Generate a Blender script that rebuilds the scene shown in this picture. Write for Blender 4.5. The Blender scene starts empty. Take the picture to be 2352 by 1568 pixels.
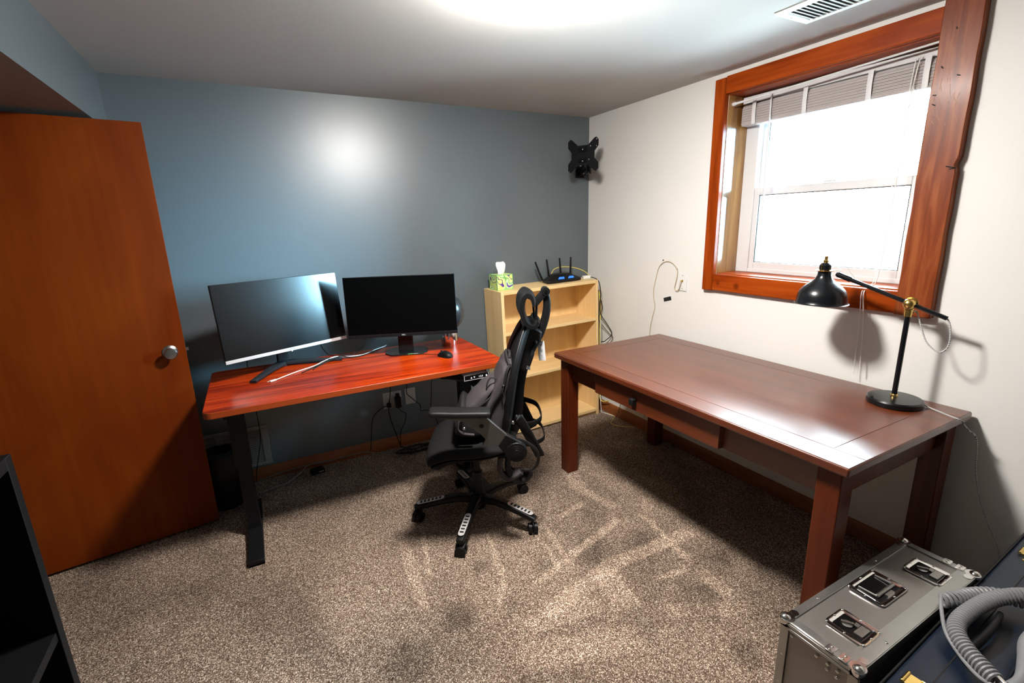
import bpy, bmesh, math, random
from mathutils import Vector, Matrix, Euler
random.seed(7)
S = bpy.context.scene
COL = S.collection
R = math.radians
# ------------------------------------------------------------------ camera
cam_d = bpy.data.cameras.new('camera'); cam = bpy.data.objects.new('camera', cam_d); COL.objects.link(cam)
cr = Vector((0.8794, -0.4752, -0.0282)); cf = Vector((0.4553, 0.8574, -0.2406)).normalized()
cr = (cr - cf * cr.dot(cf)).normalized(); cu = cr.cross(cf)
m = Matrix((cr, cu, -cf)).transposed().to_4x4(); m.translation = (-2.452, -3.235, 1.558)
cam.matrix_world = m
cam_d.sensor_width = 36; cam_d.lens = 1099.2 / 2352 * 36; cam_d.clip_start = 0.02
S.camera = cam
# ------------------------------------------------------------------ light and exposure
S.view_settings.view_transform = 'Standard'; S.view_settings.look = 'None'
S.view_settings.gamma = 1; S.view_settings.use_curve_mapping = False
S.view_settings.exposure = 3.2
W = bpy.data.worlds.new('daylight'); S.world = W; W.use_nodes = True
wn = W.node_tree; wn.nodes.clear()
def wnode(t, **k):
    n = wn.nodes.new(t)
    for a, b in k.items(): setattr(n, a, b)
    return n
wo = wnode('ShaderNodeOutputWorld'); wb = wnode('ShaderNodeBackground')
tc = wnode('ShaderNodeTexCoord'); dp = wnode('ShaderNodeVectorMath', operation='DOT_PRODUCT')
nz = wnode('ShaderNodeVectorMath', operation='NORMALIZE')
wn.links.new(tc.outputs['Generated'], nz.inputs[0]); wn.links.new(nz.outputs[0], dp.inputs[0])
dp.inputs[1].default_value = Vector((2.3, -1.75, 0.42)).normalized()  # added bright blue sky patch, aimed through the window at the blue wall
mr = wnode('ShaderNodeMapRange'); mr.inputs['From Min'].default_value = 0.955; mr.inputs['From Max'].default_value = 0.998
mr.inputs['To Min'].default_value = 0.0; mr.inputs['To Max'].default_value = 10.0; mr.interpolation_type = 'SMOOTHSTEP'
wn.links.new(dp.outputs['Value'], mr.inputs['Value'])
# brightness by height: glow added below horizon for the ceiling, dim band, sky above
sx = wnode('ShaderNodeSeparateXYZ'); wn.links.new(nz.outputs[0], sx.inputs[0])
fc0 = wnode('ShaderNodeFloatCurve'); cvv = fc0.mapping.curves[0]
mz0 = wnode('ShaderNodeMath', operation='MULTIPLY_ADD'); mz0.inputs[1].default_value = .5; mz0.inputs[2].default_value = .5
wn.links.new(sx.outputs['Z'], mz0.inputs[0]); wn.links.new(mz0.outputs[0], fc0.inputs['Value'])
cvv.points[0].location = (0, .36); cvv.points[1].location = (1, .16)
for q in ((.30, .34), (.46, .13), (.53, .11), (.62, .15)): cvv.points.new(*q)
fc0.mapping.update()
g5 = wnode('ShaderNodeMath', operation='MULTIPLY'); g5.inputs[1].default_value = 5.0; wn.links.new(fc0.outputs[0], g5.inputs[0])
WORLD_GAIN = 3.2
dq = wnode('ShaderNodeVectorMath', operation='DOT_PRODUCT'); wn.links.new(nz.outputs[0], dq.inputs[0]); dq.inputs[1].default_value = Vector((1.85, .93, .95)).normalized()  # second bright sky patch, added to raise the highlight on the table
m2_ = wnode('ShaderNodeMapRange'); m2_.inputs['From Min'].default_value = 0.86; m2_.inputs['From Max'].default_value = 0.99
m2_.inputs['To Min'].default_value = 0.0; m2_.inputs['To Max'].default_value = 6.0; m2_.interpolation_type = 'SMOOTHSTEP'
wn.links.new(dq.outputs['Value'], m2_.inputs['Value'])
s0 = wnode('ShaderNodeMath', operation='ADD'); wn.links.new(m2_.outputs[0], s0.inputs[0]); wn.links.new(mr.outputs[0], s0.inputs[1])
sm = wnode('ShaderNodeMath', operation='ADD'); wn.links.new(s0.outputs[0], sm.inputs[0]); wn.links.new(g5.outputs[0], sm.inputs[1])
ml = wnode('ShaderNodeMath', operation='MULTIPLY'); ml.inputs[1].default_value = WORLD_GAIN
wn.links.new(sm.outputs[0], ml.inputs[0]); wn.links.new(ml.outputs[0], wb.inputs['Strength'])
wc = wnode('ShaderNodeMix', data_type='RGBA'); wc.inputs[6].default_value = (.82, .94, 1.0, 1); wc.inputs[7].default_value = (.42, .78, 1.0, 1)
wm = wnode('ShaderNodeMapRange'); wm.inputs['From Min'].default_value = 0.93; wm.inputs['From Max'].default_value = 0.97
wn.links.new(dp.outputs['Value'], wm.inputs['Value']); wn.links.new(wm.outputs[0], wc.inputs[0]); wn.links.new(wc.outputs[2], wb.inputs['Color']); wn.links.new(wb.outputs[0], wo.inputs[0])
LAMP_EMIT = 46.0
LAMP_POS = (-1.52, -1.73)
pl = bpy.data.lights.new('window_portal', 'AREA'); pl.shape = 'RECTANGLE'; pl.size = 1.0; pl.size_y = 1.0
pl.cycles.is_portal = True
po = bpy.data.objects.new('window_portal', pl); COL.objects.link(po)
po.location = (0.262, -1.74, 1.715); po.rotation_euler = (0, R(90), 0)
H = 2.33
# ------------------------------------------------------------------ materials
MAT = {}
def mat(name, col=(.5, .5, .5), rough=.5, metal=0, spec=.5, emit=None, estr=0, bump=None, var=None, coat=0, alpha=None, sheen=0):
    m = bpy.data.materials.new(name); m.use_nodes = True; MAT[name] = m
    nt = m.node_tree; b = nt.nodes['Principled BSDF']
    b.inputs['Base Color'].default_value = (*col, 1); b.inputs['Roughness'].default_value = rough
    b.inputs['Metallic'].default_value = metal; b.inputs['Specular IOR Level'].default_value = spec
    b.inputs['Coat Weight'].default_value = coat; b.inputs['Coat Roughness'].default_value = .15
    if sheen: b.inputs['Sheen Weight'].default_value = sheen
    if emit: b.inputs['Emission Color'].default_value = (*emit, 1); b.inputs['Emission Strength'].default_value = estr
    tc = nt.nodes.new('ShaderNodeTexCoord')
    if var:  # (scale, amount)
        n = nt.nodes.new('ShaderNodeTexNoise'); n.inputs['Scale'].default_value = var[0]; n.inputs['Detail'].default_value = 5
        nt.links.new(tc.outputs['Object'], n.inputs['Vector'])
        r = nt.nodes.new('ShaderNodeMapRange'); r.inputs['To Min'].default_value = 1 - var[1]; r.inputs['To Max'].default_value = 1 + var[1]
        nt.links.new(n.outputs[0], r.inputs['Value'])
        h = nt.nodes.new('ShaderNodeVectorMath'); h.operation = 'SCALE'; h.inputs[0].default_value = col
        nt.links.new(r.outputs[0], h.inputs['Scale']); nt.links.new(h.outputs[0], b.inputs['Base Color'])
    if bump:  # (scale, strength)
        n = nt.nodes.new('ShaderNodeTexNoise'); n.inputs['Scale'].default_value = bump[0]; n.inputs['Detail'].default_value = 4
        nt.links.new(tc.outputs['Object'], n.inputs['Vector'])
        p = nt.nodes.new('ShaderNodeBump'); p.inputs['Strength'].default_value = bump[1]; p.inputs['Distance'].default_value = .002
        nt.links.new(n.outputs[0], p.inputs['Height']); nt.links.new(p.outputs[0], b.inputs['Normal'])
    return m
def wood(name, axis, dark, mid, light, rough=.4, scale=6, stretch=12, contrast=1.0, coat=0, knots=None, fine=60, spec=.5, coatr=.15):
    m = mat(name, mid, rough, coat=coat, spec=spec); nt = m.node_tree; b = nt.nodes['Principled BSDF']; b.inputs['Coat Roughness'].default_value = coatr
    tc = nt.nodes.new('ShaderNodeTexCoord'); mp = nt.nodes.new('ShaderNodeMapping')
    sc = [scale] * 3; sc[axis] = scale / stretch; mp.inputs['Scale'].default_value = sc
    nt.links.new(tc.outputs['Object'], mp.inputs['Vector'])
    n1 = nt.nodes.new('ShaderNodeTexNoise'); n1.inputs['Scale'].default_value = 1; n1.inputs['Detail'].default_value = 6
    n1.inputs['Distortion'].default_value = 1.2; nt.links.new(mp.outputs[0], n1.inputs['Vector'])
    mp2 = nt.nodes.new('ShaderNodeMapping'); sc2 = [fine] * 3; sc2[axis] = fine / 30; mp2.inputs['Scale'].default_value = sc2
    nt.links.new(tc.outputs['Object'], mp2.inputs['Vector'])
    n2 = nt.nodes.new('ShaderNodeTexNoise'); n2.inputs['Scale'].default_value = 1; n2.inputs['Detail'].default_value = 3
    nt.links.new(mp2.outputs[0], n2.inputs['Vector'])
    ad = nt.nodes.new('ShaderNodeMath'); ad.operation = 'MULTIPLY_ADD'; ad.inputs[1].default_value = .35
    nt.links.new(n2.outputs[0], ad.inputs[0]); nt.links.new(n1.outputs[0], ad.inputs[2])
    cr = nt.nodes.new('ShaderNodeValToRGB'); e = cr.color_ramp.elements
    e[0].position = .675 - .2 / contrast; e[0].color = (*dark, 1); e[1].position = .675 + .2 / contrast; e[1].color = (*light, 1)
    k = e.new(.675); k.color = (*mid, 1)
    nt.links.new(ad.outputs[0], cr.inputs[0]); out = cr.outputs[0]
    if knots:
        for (kx, ky, kz, kr) in knots:
            d = nt.nodes.new('ShaderNodeVectorMath'); d.operation = 'DISTANCE'; d.inputs[1].default_value = (kx, ky, kz)
            nt.links.new(tc.outputs['Object'], d.inputs[0])
            r = nt.nodes.new('ShaderNodeMapRange'); r.inputs['From Min'].default_value = kr * .45; r.inputs['From Max'].default_value = kr
            r.inputs['To Min'].default_value = .8; r.inputs['To Max'].default_value = 0; nt.links.new(d.outputs['Value'], r.inputs['Value'])
            mx = nt.nodes.new('ShaderNodeMix'); mx.data_type = 'RGBA'; mx.inputs[7].default_value = (dark[0] * .5, dark[1] * .35, dark[2] * .3, 1)
            nt.links.new(r.outputs[0], mx.inputs[0]); nt.links.new(out, mx.inputs[6]); out = mx.outputs[2]
    nt.links.new(out, b.inputs['Base Color'])
    p = nt.nodes.new('ShaderNodeBump'); p.inputs['Strength'].default_value = .12; p.inputs['Distance'].default_value = .001
    nt.links.new(ad.outputs[0], p.inputs['Height']); nt.links.new(p.outputs[0], b.inputs['Normal'])
    return m
mat('blue_paint', (.094, .118, .132), .37, bump=(260, .10), spec=.95)
mat('white_paint', (.75, .735, .705), .55, bump=(220, .12), spec=.35)
mat('ceiling_paint', (.47, .465, .45), .75, bump=(150, .15), spec=.2)
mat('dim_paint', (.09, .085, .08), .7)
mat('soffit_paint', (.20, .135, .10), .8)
mat('white_plastic', (.75, .75, .73), .4)
mat('vinyl', (.62, .62, .63), .4, spec=.3)
mat('shade_fabric', (.40, .36, .35), .7, spec=.2)
mat('grey_plate', (.48, .46, .44), .45, spec=.3)
mat('grille_paint', (.30, .285, .26), .6, spec=.2)
mat('vent_paint', (.80, .86, .84), .45)
mat('dark_void', (.11, .12, .12), .9)
mat('black_plastic', (.006, .006, .0065), .42, bump=(500, .1), spec=.22)
mat('black_matte', (.007, .007, .0075), .5, bump=(300, .15), spec=.3)
mat('black_cabinet', (.0035, .0035, .0038), .5, spec=.12)
mat('black_gloss', (.004, .004, .004), .2, spec=.25)
mat('black_metal', (.007, .007, .008), .42, spec=.22)
mat('mesh_black', (.008, .008, .008), .85, bump=(900, .6), spec=.25)
mat('screen', (.002, .002, .0025), .19, spec=.5)
mat('screen_matte', (.0012, .0012, .0012), .30, spec=.08)
mat('silver_plastic', (.62, .60, .60), .35, metal=.3)
mat('slate_plastic', (.016, .018, .022), .45, spec=.3)
mat('arm_metal', (.12, .115, .11), .33, metal=.7)
mat('chrome', (.78, .76, .74), .12, metal=1)
mat('steel_brushed', (.42, .41, .39), .30, metal=1)
mat('brass', (.72, .50, .16), .25, metal=1)
mat('gold', (.95, .68, .22), .18, metal=1)
mat('lamp_black', (.004, .005, .0065), .27, spec=.4)
mat('cord_white', (.72, .72, .70), .5)
mat('cord_black', (.005, .005, .005), .5, spec=.25)
mat('cord_yellow', (.72, .60, .10), .5)
mat('cord_beige', (.55, .45, .33), .5)
mat('cord_grey', (.17, .16, .15), .55)
mat('coil_grey', (.20, .20, .21), .42)
mat('bag_grey', (.062, .053, .056), .85, bump=(700, .4), var=(12, .25), spec=.25)
mat('bag_black', (.009, .008, .009), .7, bump=(500, .3))
mat('tissue', (.85, .85, .84), .9)
mat('paper', (.80, .80, .82), .8)
mat('ink', (.03, .03, .035), .7)
mat('led_blue', (.02, .1, .6), .3, emit=(.02, .16, 1.0), estr=.16)
mat('led_white', (.8, .8, .8), .3, emit=(.8, .85, 1.0), estr=.09)
mat('green_print', (.25, .6, .15), .5)
mat('case_panel', (.30, .28, .26), .34, metal=.75, bump=(900, .08))
mat('case_rail', (.42, .42, .40), .28, metal=.9)
mat('navy_leather', (.004, .009, .020), .36, bump=(350, .15), spec=.5)
mat('nick', (.008, .006, .005), .9)
mat('glass_smoke', (.022, .022, .024), .25, spec=.4)
mat('dome', (.9, .9, .86), .4, emit=(1.0, .955, .89), estr=LAMP_EMIT)
wood('door_wood', 2, (.12, .017, .0006), (.155, .025, .0009), (.19, .036, .0016), rough=.5, spec=.12, scale=3.0, stretch=3, contrast=.9, fine=40)
wood('desk_wood', 0, (.15, .008, .0005), (.33, .024, .0012), (.44, .045, .003), rough=.34, spec=.11, scale=15, stretch=10, contrast=1.25, fine=60, coat=.04)
mat('desk_edge', (.30, .045, .006), .4)
wood('table_wood', 1, (.07, .011, .002), (.105, .019, .004), (.145, .031, .007), rough=.38, scale=14, stretch=8, contrast=.8, fine=120, coat=.7, coatr=.34)
wood('table_leg_wood', 2, (.060, .009, .002), (.090, .014, .003), (.12, .021, .004), spec=.3, rough=.38, scale=10, stretch=8, contrast=.8)
CK = [(-.02, -1.305, 1.175, .020), (-.02, -1.43, 1.168, .026), (-.02, -1.23, 1.42, .012), (-.02, -1.235, 1.50, .010), (-.02, -1.90, 1.19, .012)]
wood('casing_wood_v', 2, (.18, .022, .001), (.28, .042, .003), (.37, .066, .006), rough=.40, scale=14, stretch=9, contrast=.9, coat=.02, spec=.10, knots=CK)
wood('casing_wood_h', 1, (.18, .022, .001), (.28, .042, .003), (.37, .066, .006), rough=.40, scale=14, stretch=9, contrast=.9, coat=.02, spec=.10, knots=CK)
wood('casing_wood_old', 2, (.12, .022, .005), (.19, .038, .008), (.27, .075, .02), rough=.40, scale=26, stretch=10, contrast=1.0, coat=.03, spec=.2)
wood('jamb_wood', 2, (.20, .085, .02), (.30, .14, .035), (.40, .20, .06), rough=.22, scale=10, stretch=8, coat=.6)
wood('base_wood', 0, (.17, .045, .011), (.24, .07, .018), (.32, .10, .026), rough=.45, scale=12, stretch=9)
wood('base_wood_y', 1, (.17, .045, .011), (.24, .07, .018), (.32, .10, .026), rough=.45, scale=12, stretch=9)
wood('maple', 2, (.74, .50, .22), (.82, .58, .28), (.88, .66, .35), rough=.45, spec=.3, scale=9, stretch=8, contrast=.8)
wood('maple_h', 0, (.74, .50, .22), (.82, .58, .28), (.88, .66, .35), rough=.45, spec=.3, scale=9, stretch=8, contrast=.8)
# pane: clear glass that lets light straight through
g = bpy.data.materials.new('pane'); g.use_nodes = True; MAT['pane'] = g; nt = g.node_tree; nt.nodes.clear()
o = nt.nodes.new('ShaderNodeOutputMaterial'); mx = nt.nodes.new('ShaderNodeMixShader'); tr = nt.nodes.new('ShaderNodeBsdfTransparent')
gl = nt.nodes.new('ShaderNodeBsdfGlossy'); fr = nt.nodes.new('ShaderNodeFresnel'); gl.inputs['Roughness'].default_value = .02
tr.inputs[0].default_value = (.93, .98, .99, 1)
nt.links.new(fr.outputs[0], mx.inputs[0]); nt.links.new(tr.outputs[0], mx.inputs[1]); nt.links.new(gl.outputs[0], mx.inputs[2]); nt.links.new(mx.outputs[0], o.inputs[0])
# old-casing scratches, tissue box pattern, cloth cord, carpet -------------
def ramp_mat(name, build, rough=.6, **k):
    m = mat(name, rough=rough, **k); nt = m.node_tree; b = nt.nodes['Principled BSDF']
    tc = nt.nodes.new('ShaderNodeTexCoord'); build(nt, b, tc); return m
def ramp(nt, fac, stops, interp='LINEAR'):
    c = nt.nodes.new('ShaderNodeValToRGB'); c.color_ramp.interpolation = interp; e = c.color_ramp.elements
    e[0].position, e[0].color = stops[0][0], (*stops[0][1], 1); e[1].position, e[1].color = stops[-1][0], (*stops[-1][1], 1)
    for p, cc in stops[1:-1]:
        q = e.new(p); q.color = (*cc, 1)
    nt.links.new(fac, c.inputs[0]); return c.outputs[0]
def tb(nt, b, tc):
    n = nt.nodes.new('ShaderNodeTexNoise'); n.inputs['Scale'].default_value = 17; n.inputs['Detail'].default_value = 0; n.inputs['Distortion'].default_value = .5
    nt.links.new(tc.outputs['Object'], n.inputs['Vector'])
    nt.links.new(ramp(nt, n.outputs[0], [(.0, (.62, .80, .20)), (.38, (.10, .03, .30)), (.43, (.62, .78, .18)), (.5, (.75, .80, .42)), (.56, (.20, .50, .12)), (.62, (.55, .80, .45)), (.70, (.12, .04, .34))], 'CONSTANT'), b.inputs['Base Color'])
ramp_mat('tissue_print', tb, .5)
def cc(nt, b, tc):
    n = nt.nodes.new('ShaderNodeTexWave'); n.inputs['Scale'].default_value = 90; n.bands_direction = 'DIAGONAL'
    nt.links.new(tc.outputs['Object'], n.inputs['Vector'])
    nt.links.new(ramp(nt, n.outputs[0], [(.0, (.75, .75, .73)), (.6, (.08, .08, .09))], 'CONSTANT'), b.inputs['Base Color'])
ramp_mat('cord_cloth', cc, .8)
STREAKS = []
def carpet(nt, b, tc):
    L = nt.links
    vo = nt.nodes.new('ShaderNodeTexVoronoi'); vo.inputs['Scale'].default_value = 330; vo.inputs['Randomness'].default_value = 1
    L.new(tc.outputs['Object'], vo.inputs['Vector'])
    sp = nt.nodes.new('ShaderNodeSeparateColor'); L.new(vo.outputs['Color'], sp.inputs[0])
    v = nt.nodes.new('ShaderNodeTexNoise'); v.inputs['Scale'].default_value = 120; v.inputs['Detail'].default_value = 3; v.inputs['Roughness'].default_value = .7
    L.new(tc.outputs['Object'], v.inputs['Vector'])
    mxa = nt.nodes.new('ShaderNodeMath'); mxa.operation = 'MULTIPLY_ADD'; mxa.inputs[1].default_value = .62; L.new(sp.outputs[0], mxa.inputs[0])
    mxb = nt.nodes.new('ShaderNodeMath'); mxb.operation = 'MULTIPLY'; mxb.inputs[1].default_value = .45; L.new(v.outputs[0], mxb.inputs[0]); L.new(mxb.outputs[0], mxa.inputs[2])
    c = ramp(nt, mxa.outputs[0], [(.18, (.034, .021, .016)), (.38, (.090, .060, .046)), (.56, (.165, .118, .094)), (.72, (.30, .235, .195)), (.86, (.64, .56, .50))])
    hue = nt.nodes.new('ShaderNodeMix'); hue.data_type = 'RGBA'; hue.inputs[6].default_value = (1.04, .93, .86, 1); hue.inputs[7].default_value = (.94, 1.0, .92, 1); L.new(sp.outputs[1], hue.inputs[0])
    hm = nt.nodes.new('ShaderNodeMix'); hm.data_type = 'RGBA'; hm.blend_type = 'MULTIPLY'; hm.inputs[0].default_value = 1; L.new(c, hm.inputs[6]); L.new(hue.outputs[2], hm.inputs[7]); c = hm.outputs[2]
    n = nt.nodes.new('ShaderNodeTexNoise'); n.inputs['Scale'].default_value = 1.9; n.inputs['Detail'].default_value = 3; n.inputs['Distortion'].default_value = .8
    L.new(tc.outputs['Object'], n.inputs['Vector'])
    r = nt.nodes.new('ShaderNodeMapRange'); r.inputs['From Min'].default_value = .38; r.inputs['From Max'].default_value = .62
    r.inputs['To Min'].default_value = .85; r.inputs['To Max'].default_value = 1.30; L.new(n.outputs[0], r.inputs['Value'])
    wob = nt.nodes.new('ShaderNodeTexNoise'); wob.inputs['Scale'].default_value = 14; wob.inputs['Detail'].default_value = 3
    L.new(tc.outputs['Object'], wob.inputs['Vector'])
    ws = nt.nodes.new('ShaderNodeVectorMath'); ws.operation = 'SCALE'; ws.inputs['Scale'].default_value = .035
    L.new(wob.outputs['Color'], ws.inputs[0])
    wa = nt.nodes.new('ShaderNodeVectorMath'); L.new(tc.outputs['Object'], wa.inputs[0]); L.new(ws.outputs[0], wa.inputs[1])
    tot = r.outputs[0]
    for (x0, y0, x1, y1, w, a) in STREAKS:
        p0 = Vector((x0 + .017, y0 + .017, 0)); d = Vector((x1 - x0, y1 - y0, 0)); ln = d.length; d.normalize(); nn = Vector((-d.y, d.x, 0))
        s = nt.nodes.new('ShaderNodeVectorMath'); s.operation = 'SUBTRACT'; s.inputs[1].default_value = p0; L.new(wa.outputs[0], s.inputs[0])
        t = nt.nodes.new('ShaderNodeVectorMath'); t.operation = 'DOT_PRODUCT'; t.inputs[1].default_value = d; L.new(s.outputs[0], t.inputs[0])
        q = nt.nodes.new('ShaderNodeVectorMath'); q.operation = 'DOT_PRODUCT'; q.inputs[1].default_value = nn; L.new(s.outputs[0], q.inputs[0])
        ab = nt.nodes.new('ShaderNodeMath'); ab.operation = 'ABSOLUTE'; L.new(q.outputs['Value'], ab.inputs[0])
        f1 = nt.nodes.new('ShaderNodeMapRange'); f1.interpolation_type = 'SMOOTHSTEP'; L.new(ab.outputs[0], f1.inputs['Value'])
        f1.inputs['From Min'].default_value = w * .45; f1.inputs['From Max'].default_value = w; f1.inputs['To Min'].default_value = a * 1.55; f1.inputs['To Max'].default_value = 0
        f2 = nt.nodes.new('ShaderNodeMath'); f2.operation = 'SUBTRACT'; L.new(t.outputs['Value'], f2.inputs[0]); f2.inputs[1].default_value = ln / 2
        f3 = nt.nodes.new('ShaderNodeMath'); f3.operation = 'ABSOLUTE'; L.new(f2.outputs[0], f3.inputs[0])
        f4 = nt.nodes.new('ShaderNodeMapRange'); f4.interpolation_type = 'SMOOTHSTEP'; L.new(f3.outputs[0], f4.inputs['Value'])
        f4.inputs['From Min'].default_value = ln / 2 - .04; f4.inputs['From Max'].default_value = ln / 2 + .03; f4.inputs['To Min'].default_value = 1; f4.inputs['To Max'].default_value = 0
        f5 = nt.nodes.new('ShaderNodeMath'); f5.operation = 'MULTIPLY_ADD'; L.new(f1.outputs[0], f5.inputs[0]); L.new(f4.outputs[0], f5.inputs[1]); L.new(tot, f5.inputs[2]); tot = f5.outputs[0]
    sc = nt.nodes.new('ShaderNodeVectorMath'); sc.operation = 'SCALE'; L.new(c, sc.inputs[0]); L.new(tot, sc.inputs['Scale'])
    L.new(sc.outputs[0], b.inputs['Base Color'])
    p = nt.nodes.new('ShaderNodeBump'); p.inputs['Strength'].default_value = .8; p.inputs['Distance'].default_value = .004
    L.new(mxa.outputs[0], p.inputs['Height']); L.new(p.outputs[0], b.inputs['Normal'])
# vacuum marks in the carpet pile: x0, y0, x1, y1, width, brightness gain
STREAKS += [(-0.85, -0.94, -0.91, -1.14, .060, .42), (-0.91, -1.14, -0.85, -1.42, .045, .40), (-0.91, -1.49, -1.31, -1.61, .030, .50), (-1.31, -1.61, -1.54, -1.68, .025, .40),
            (-0.65, -1.76, -1.14, -1.75, .050, .50), (-1.14, -1.75, -1.59, -1.84, .060, .42), (-0.97, -1.27, -1.19, -1.32, .028, .40), (-0.77, -1.53, -0.85, -1.92, .026, .42),
            (-0.90, -1.94, -1.07, -1.92, .022, .40), (-0.85, -1.97, -0.87, -2.16, .050, .35), (-1.28, -1.35, -1.34, -1.68, .018, .38), (-1.36, -1.43, -1.40, -1.68, .018, .34),
            (-1.58, -1.28, -1.65, -1.58, .020, .36), (-1.65, -1.58, -1.74, -1.71, .020, .32), (-1.85, -1.02, -1.94, -1.41, .018, .36), (-1.22, -1.75, -1.28, -1.98, .085, .42),
            (-1.70, -1.86, -1.35, -1.90, .060, .34), (-0.64, -1.43, -0.73, -1.51, .040, .32), (-1.77, -1.97, -1.33, -2.11, .080, .26), (-1.16, -2.08, -0.84, -2.23, .050, .26), (-1.97, -1.08, -2.02, -1.58, .035, .30),
            (-0.97, -1.36, -1.06, -1.46, .085, -.20), (-1.13, -1.52, -1.26, -1.70, .085, -.18), (-.88, -1.66, -1.02, -1.70, .075, -.18), (-.70, -1.92, -.66, -2.02, .090, -.18), (-.94, -2.02, -1.06, -2.18, .10, -.24),
            (-1.26, -2.04, -1.36, -2.12, .10, -.20), (-1.70, -1.40, -1.71, -1.50, .06, -.24), (-1.87, -1.60, -1.92, -1.74, .08, -.20), (-1.42, -1.54, -1.46, -1.62, .05, -.2), (-1.66, -1.70, -1.70, -1.76, .06, -.18), (-1.0, -2.32, -1.1, -2.4, .07, -.24), (-2.1, -1.7, -2.2, -1.85, .10, -.18)]
ramp_mat('carpet', carpet, .95, spec=.1)
# ------------------------------------------------------------------ mesh helpers
class MB:
    def __init__(s): s.bm = bmesh.new()
    def add(s, verts, faces, M=None):
        vs = [s.bm.verts.new(M @ Vector(v) if M is not None else Vector(v)) for v in verts]
        for f in faces:
            try: s.bm.faces.new([vs[i] for i in f])
            except ValueError: pass
        return vs
    def box(s, x0, x1, y0, y1, z0, z1, M=None):
        v = [(x, y, z) for x in (x0, x1) for y in (y0, y1) for z in (z0, z1)]
        s.add(v, [(0, 1, 3, 2), (4, 6, 7, 5), (0, 4, 5, 1), (2, 3, 7, 6), (0, 2, 6, 4), (1, 5, 7, 3)], M); return s
    def cbox(s, c, d, rot=(0, 0, 0)):
        M = Matrix.Translation(c) @ Euler(rot).to_matrix().to_4x4()
        return s.box(-d[0] / 2, d[0] / 2, -d[1] / 2, d[1] / 2, -d[2] / 2, d[2] / 2, M)
    def lathe(s, prof, n=32, M=None, caps=True):
        v = []; f = []
        for (r, z) in prof:
            for i in range(n): a = 2 * math.pi * i / n; v.append((r * math.cos(a), r * math.sin(a), z))
        for k in range(len(prof) - 1):
            for i in range(n): j = (i + 1) % n; f.append((k * n + i, k * n + j, (k + 1) * n + j, (k + 1) * n + i))
        if caps: f.append(tuple(range(n - 1, -1, -1))); f.append(tuple(range((len(prof) - 1) * n, len(prof) * n)))
        s.add(v, f, M); return s
    def cyl(s, p0, p1, r, r2=None, n=20):
        p0 = Vector(p0); p1 = Vector(p1); d = p1 - p0
        M = Matrix.Translation(p0) @ d.to_track_quat('Z', 'Y').to_matrix().to_4x4()
        return s.lathe([(r, 0), (r if r2 is None else r2, d.length)], n, M)
    def ball(s, c, r, n=20, sc=(1, 1, 1)):
        pr = [(max(1e-4, math.sin(math.pi * k / 10)) * r, -math.cos(math.pi * k / 10) * r) for k in range(11)]
        return s.lathe(pr, n, Matrix.Translation(c) @ Matrix.Diagonal((*sc, 1)))
    def sweep(s, path, sec, closed=False, up=None, scales=None):
        """sweep a 2-D section (list of (u, v)) along path"""
        P = [Vector(p) for p in path]; n = len(P); k = len(sec); v = []; f = []
        prev = None
        for i, p in enumerate(P):
            if closed: t = (P[(i + 1) % n] - P[i - 1])
            else: t = P[min(i + 1, n - 1)] - P[max(i - 1, 0)]
            t.normalize()
            if up is not None: a = Vector(up)
            elif prev is None: a = Vector((0, 0, 1)) if abs(t.z) < .9 else Vector((1, 0, 0))
            else: a = prev
            a = (a - t * a.dot(t)).normalized(); prev = a; b = t.cross(a)
            q = scales[i] if scales else 1
            for (x, y) in sec: v.append(p + b * x * q + a * y * q)
        m = n if closed else n - 1
        for i in range(m):
            for j in range(k): j2 = (j + 1) % k; i2 = (i + 1) % n; f.append((i * k + j, i * k + j2, i2 * k + j2, i2 * k + j))
        if not closed: f.append(tuple(range(k - 1, -1, -1))); f.append(tuple(range((n - 1) * k, n * k)))
        s.add(v, f); return s
    def tube(s, path, r, n=8, closed=False, scales=None):
        return s.sweep(path, [(r * math.cos(2 * math.pi * i / n), r * math.sin(2 * math.pi * i / n)) for i in range(n)], closed, scales=scales)
    def prism(s, poly, d0, d1, axis='y', M=None):
        """extrude a polygon: axis y -> (x,z) polygon ; z -> (x,y) ; x -> (y,z)"""
        def P(a, b, d): return {'y': (a, d, b), 'z': (a, b, d), 'x': (d, a, b)}[axis]
        n = len(poly); v = [P(a, b, d0) for a, b in poly] + [P(a, b, d1) for a, b in poly]
        f = [tuple(range(n)), tuple(range(2 * n - 1, n - 1, -1))] + [(i, i + n, (i + 1) % n + n, (i + 1) % n) for i in range(n)]
        s.add(v, f, M); return s
    def build(s, name, material, parent=None, bevel=0, smooth=True, seg=2, sub=0, angle=35):
        bmesh.ops.recalc_face_normals(s.bm, faces=s.bm.faces)
        me = bpy.data.meshes.new(name); s.bm.to_mesh(me); s.bm.free()
        for mm in (material if isinstance(material, (list, tuple)) else [material]): me.materials.append(MAT[mm])
        o = bpy.data.objects.new(name, me); COL.objects.link(o); o.parent = parent
        if smooth:
            for p in me.polygons: p.use_smooth = True
            me.set_sharp_from_angle(angle=R(angle if not sub else 180))
        if bevel:
            b = o.modifiers.new('b', 'BEVEL'); b.width = bevel; b.segments = seg; b.limit_method = 'ANGLE'; b.angle_limit = R(30); b.harden_normals = False
        if sub:
            b = o.modifiers.new('s', 'SUBSURF'); b.levels = sub; b.render_levels = sub
        return o
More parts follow.
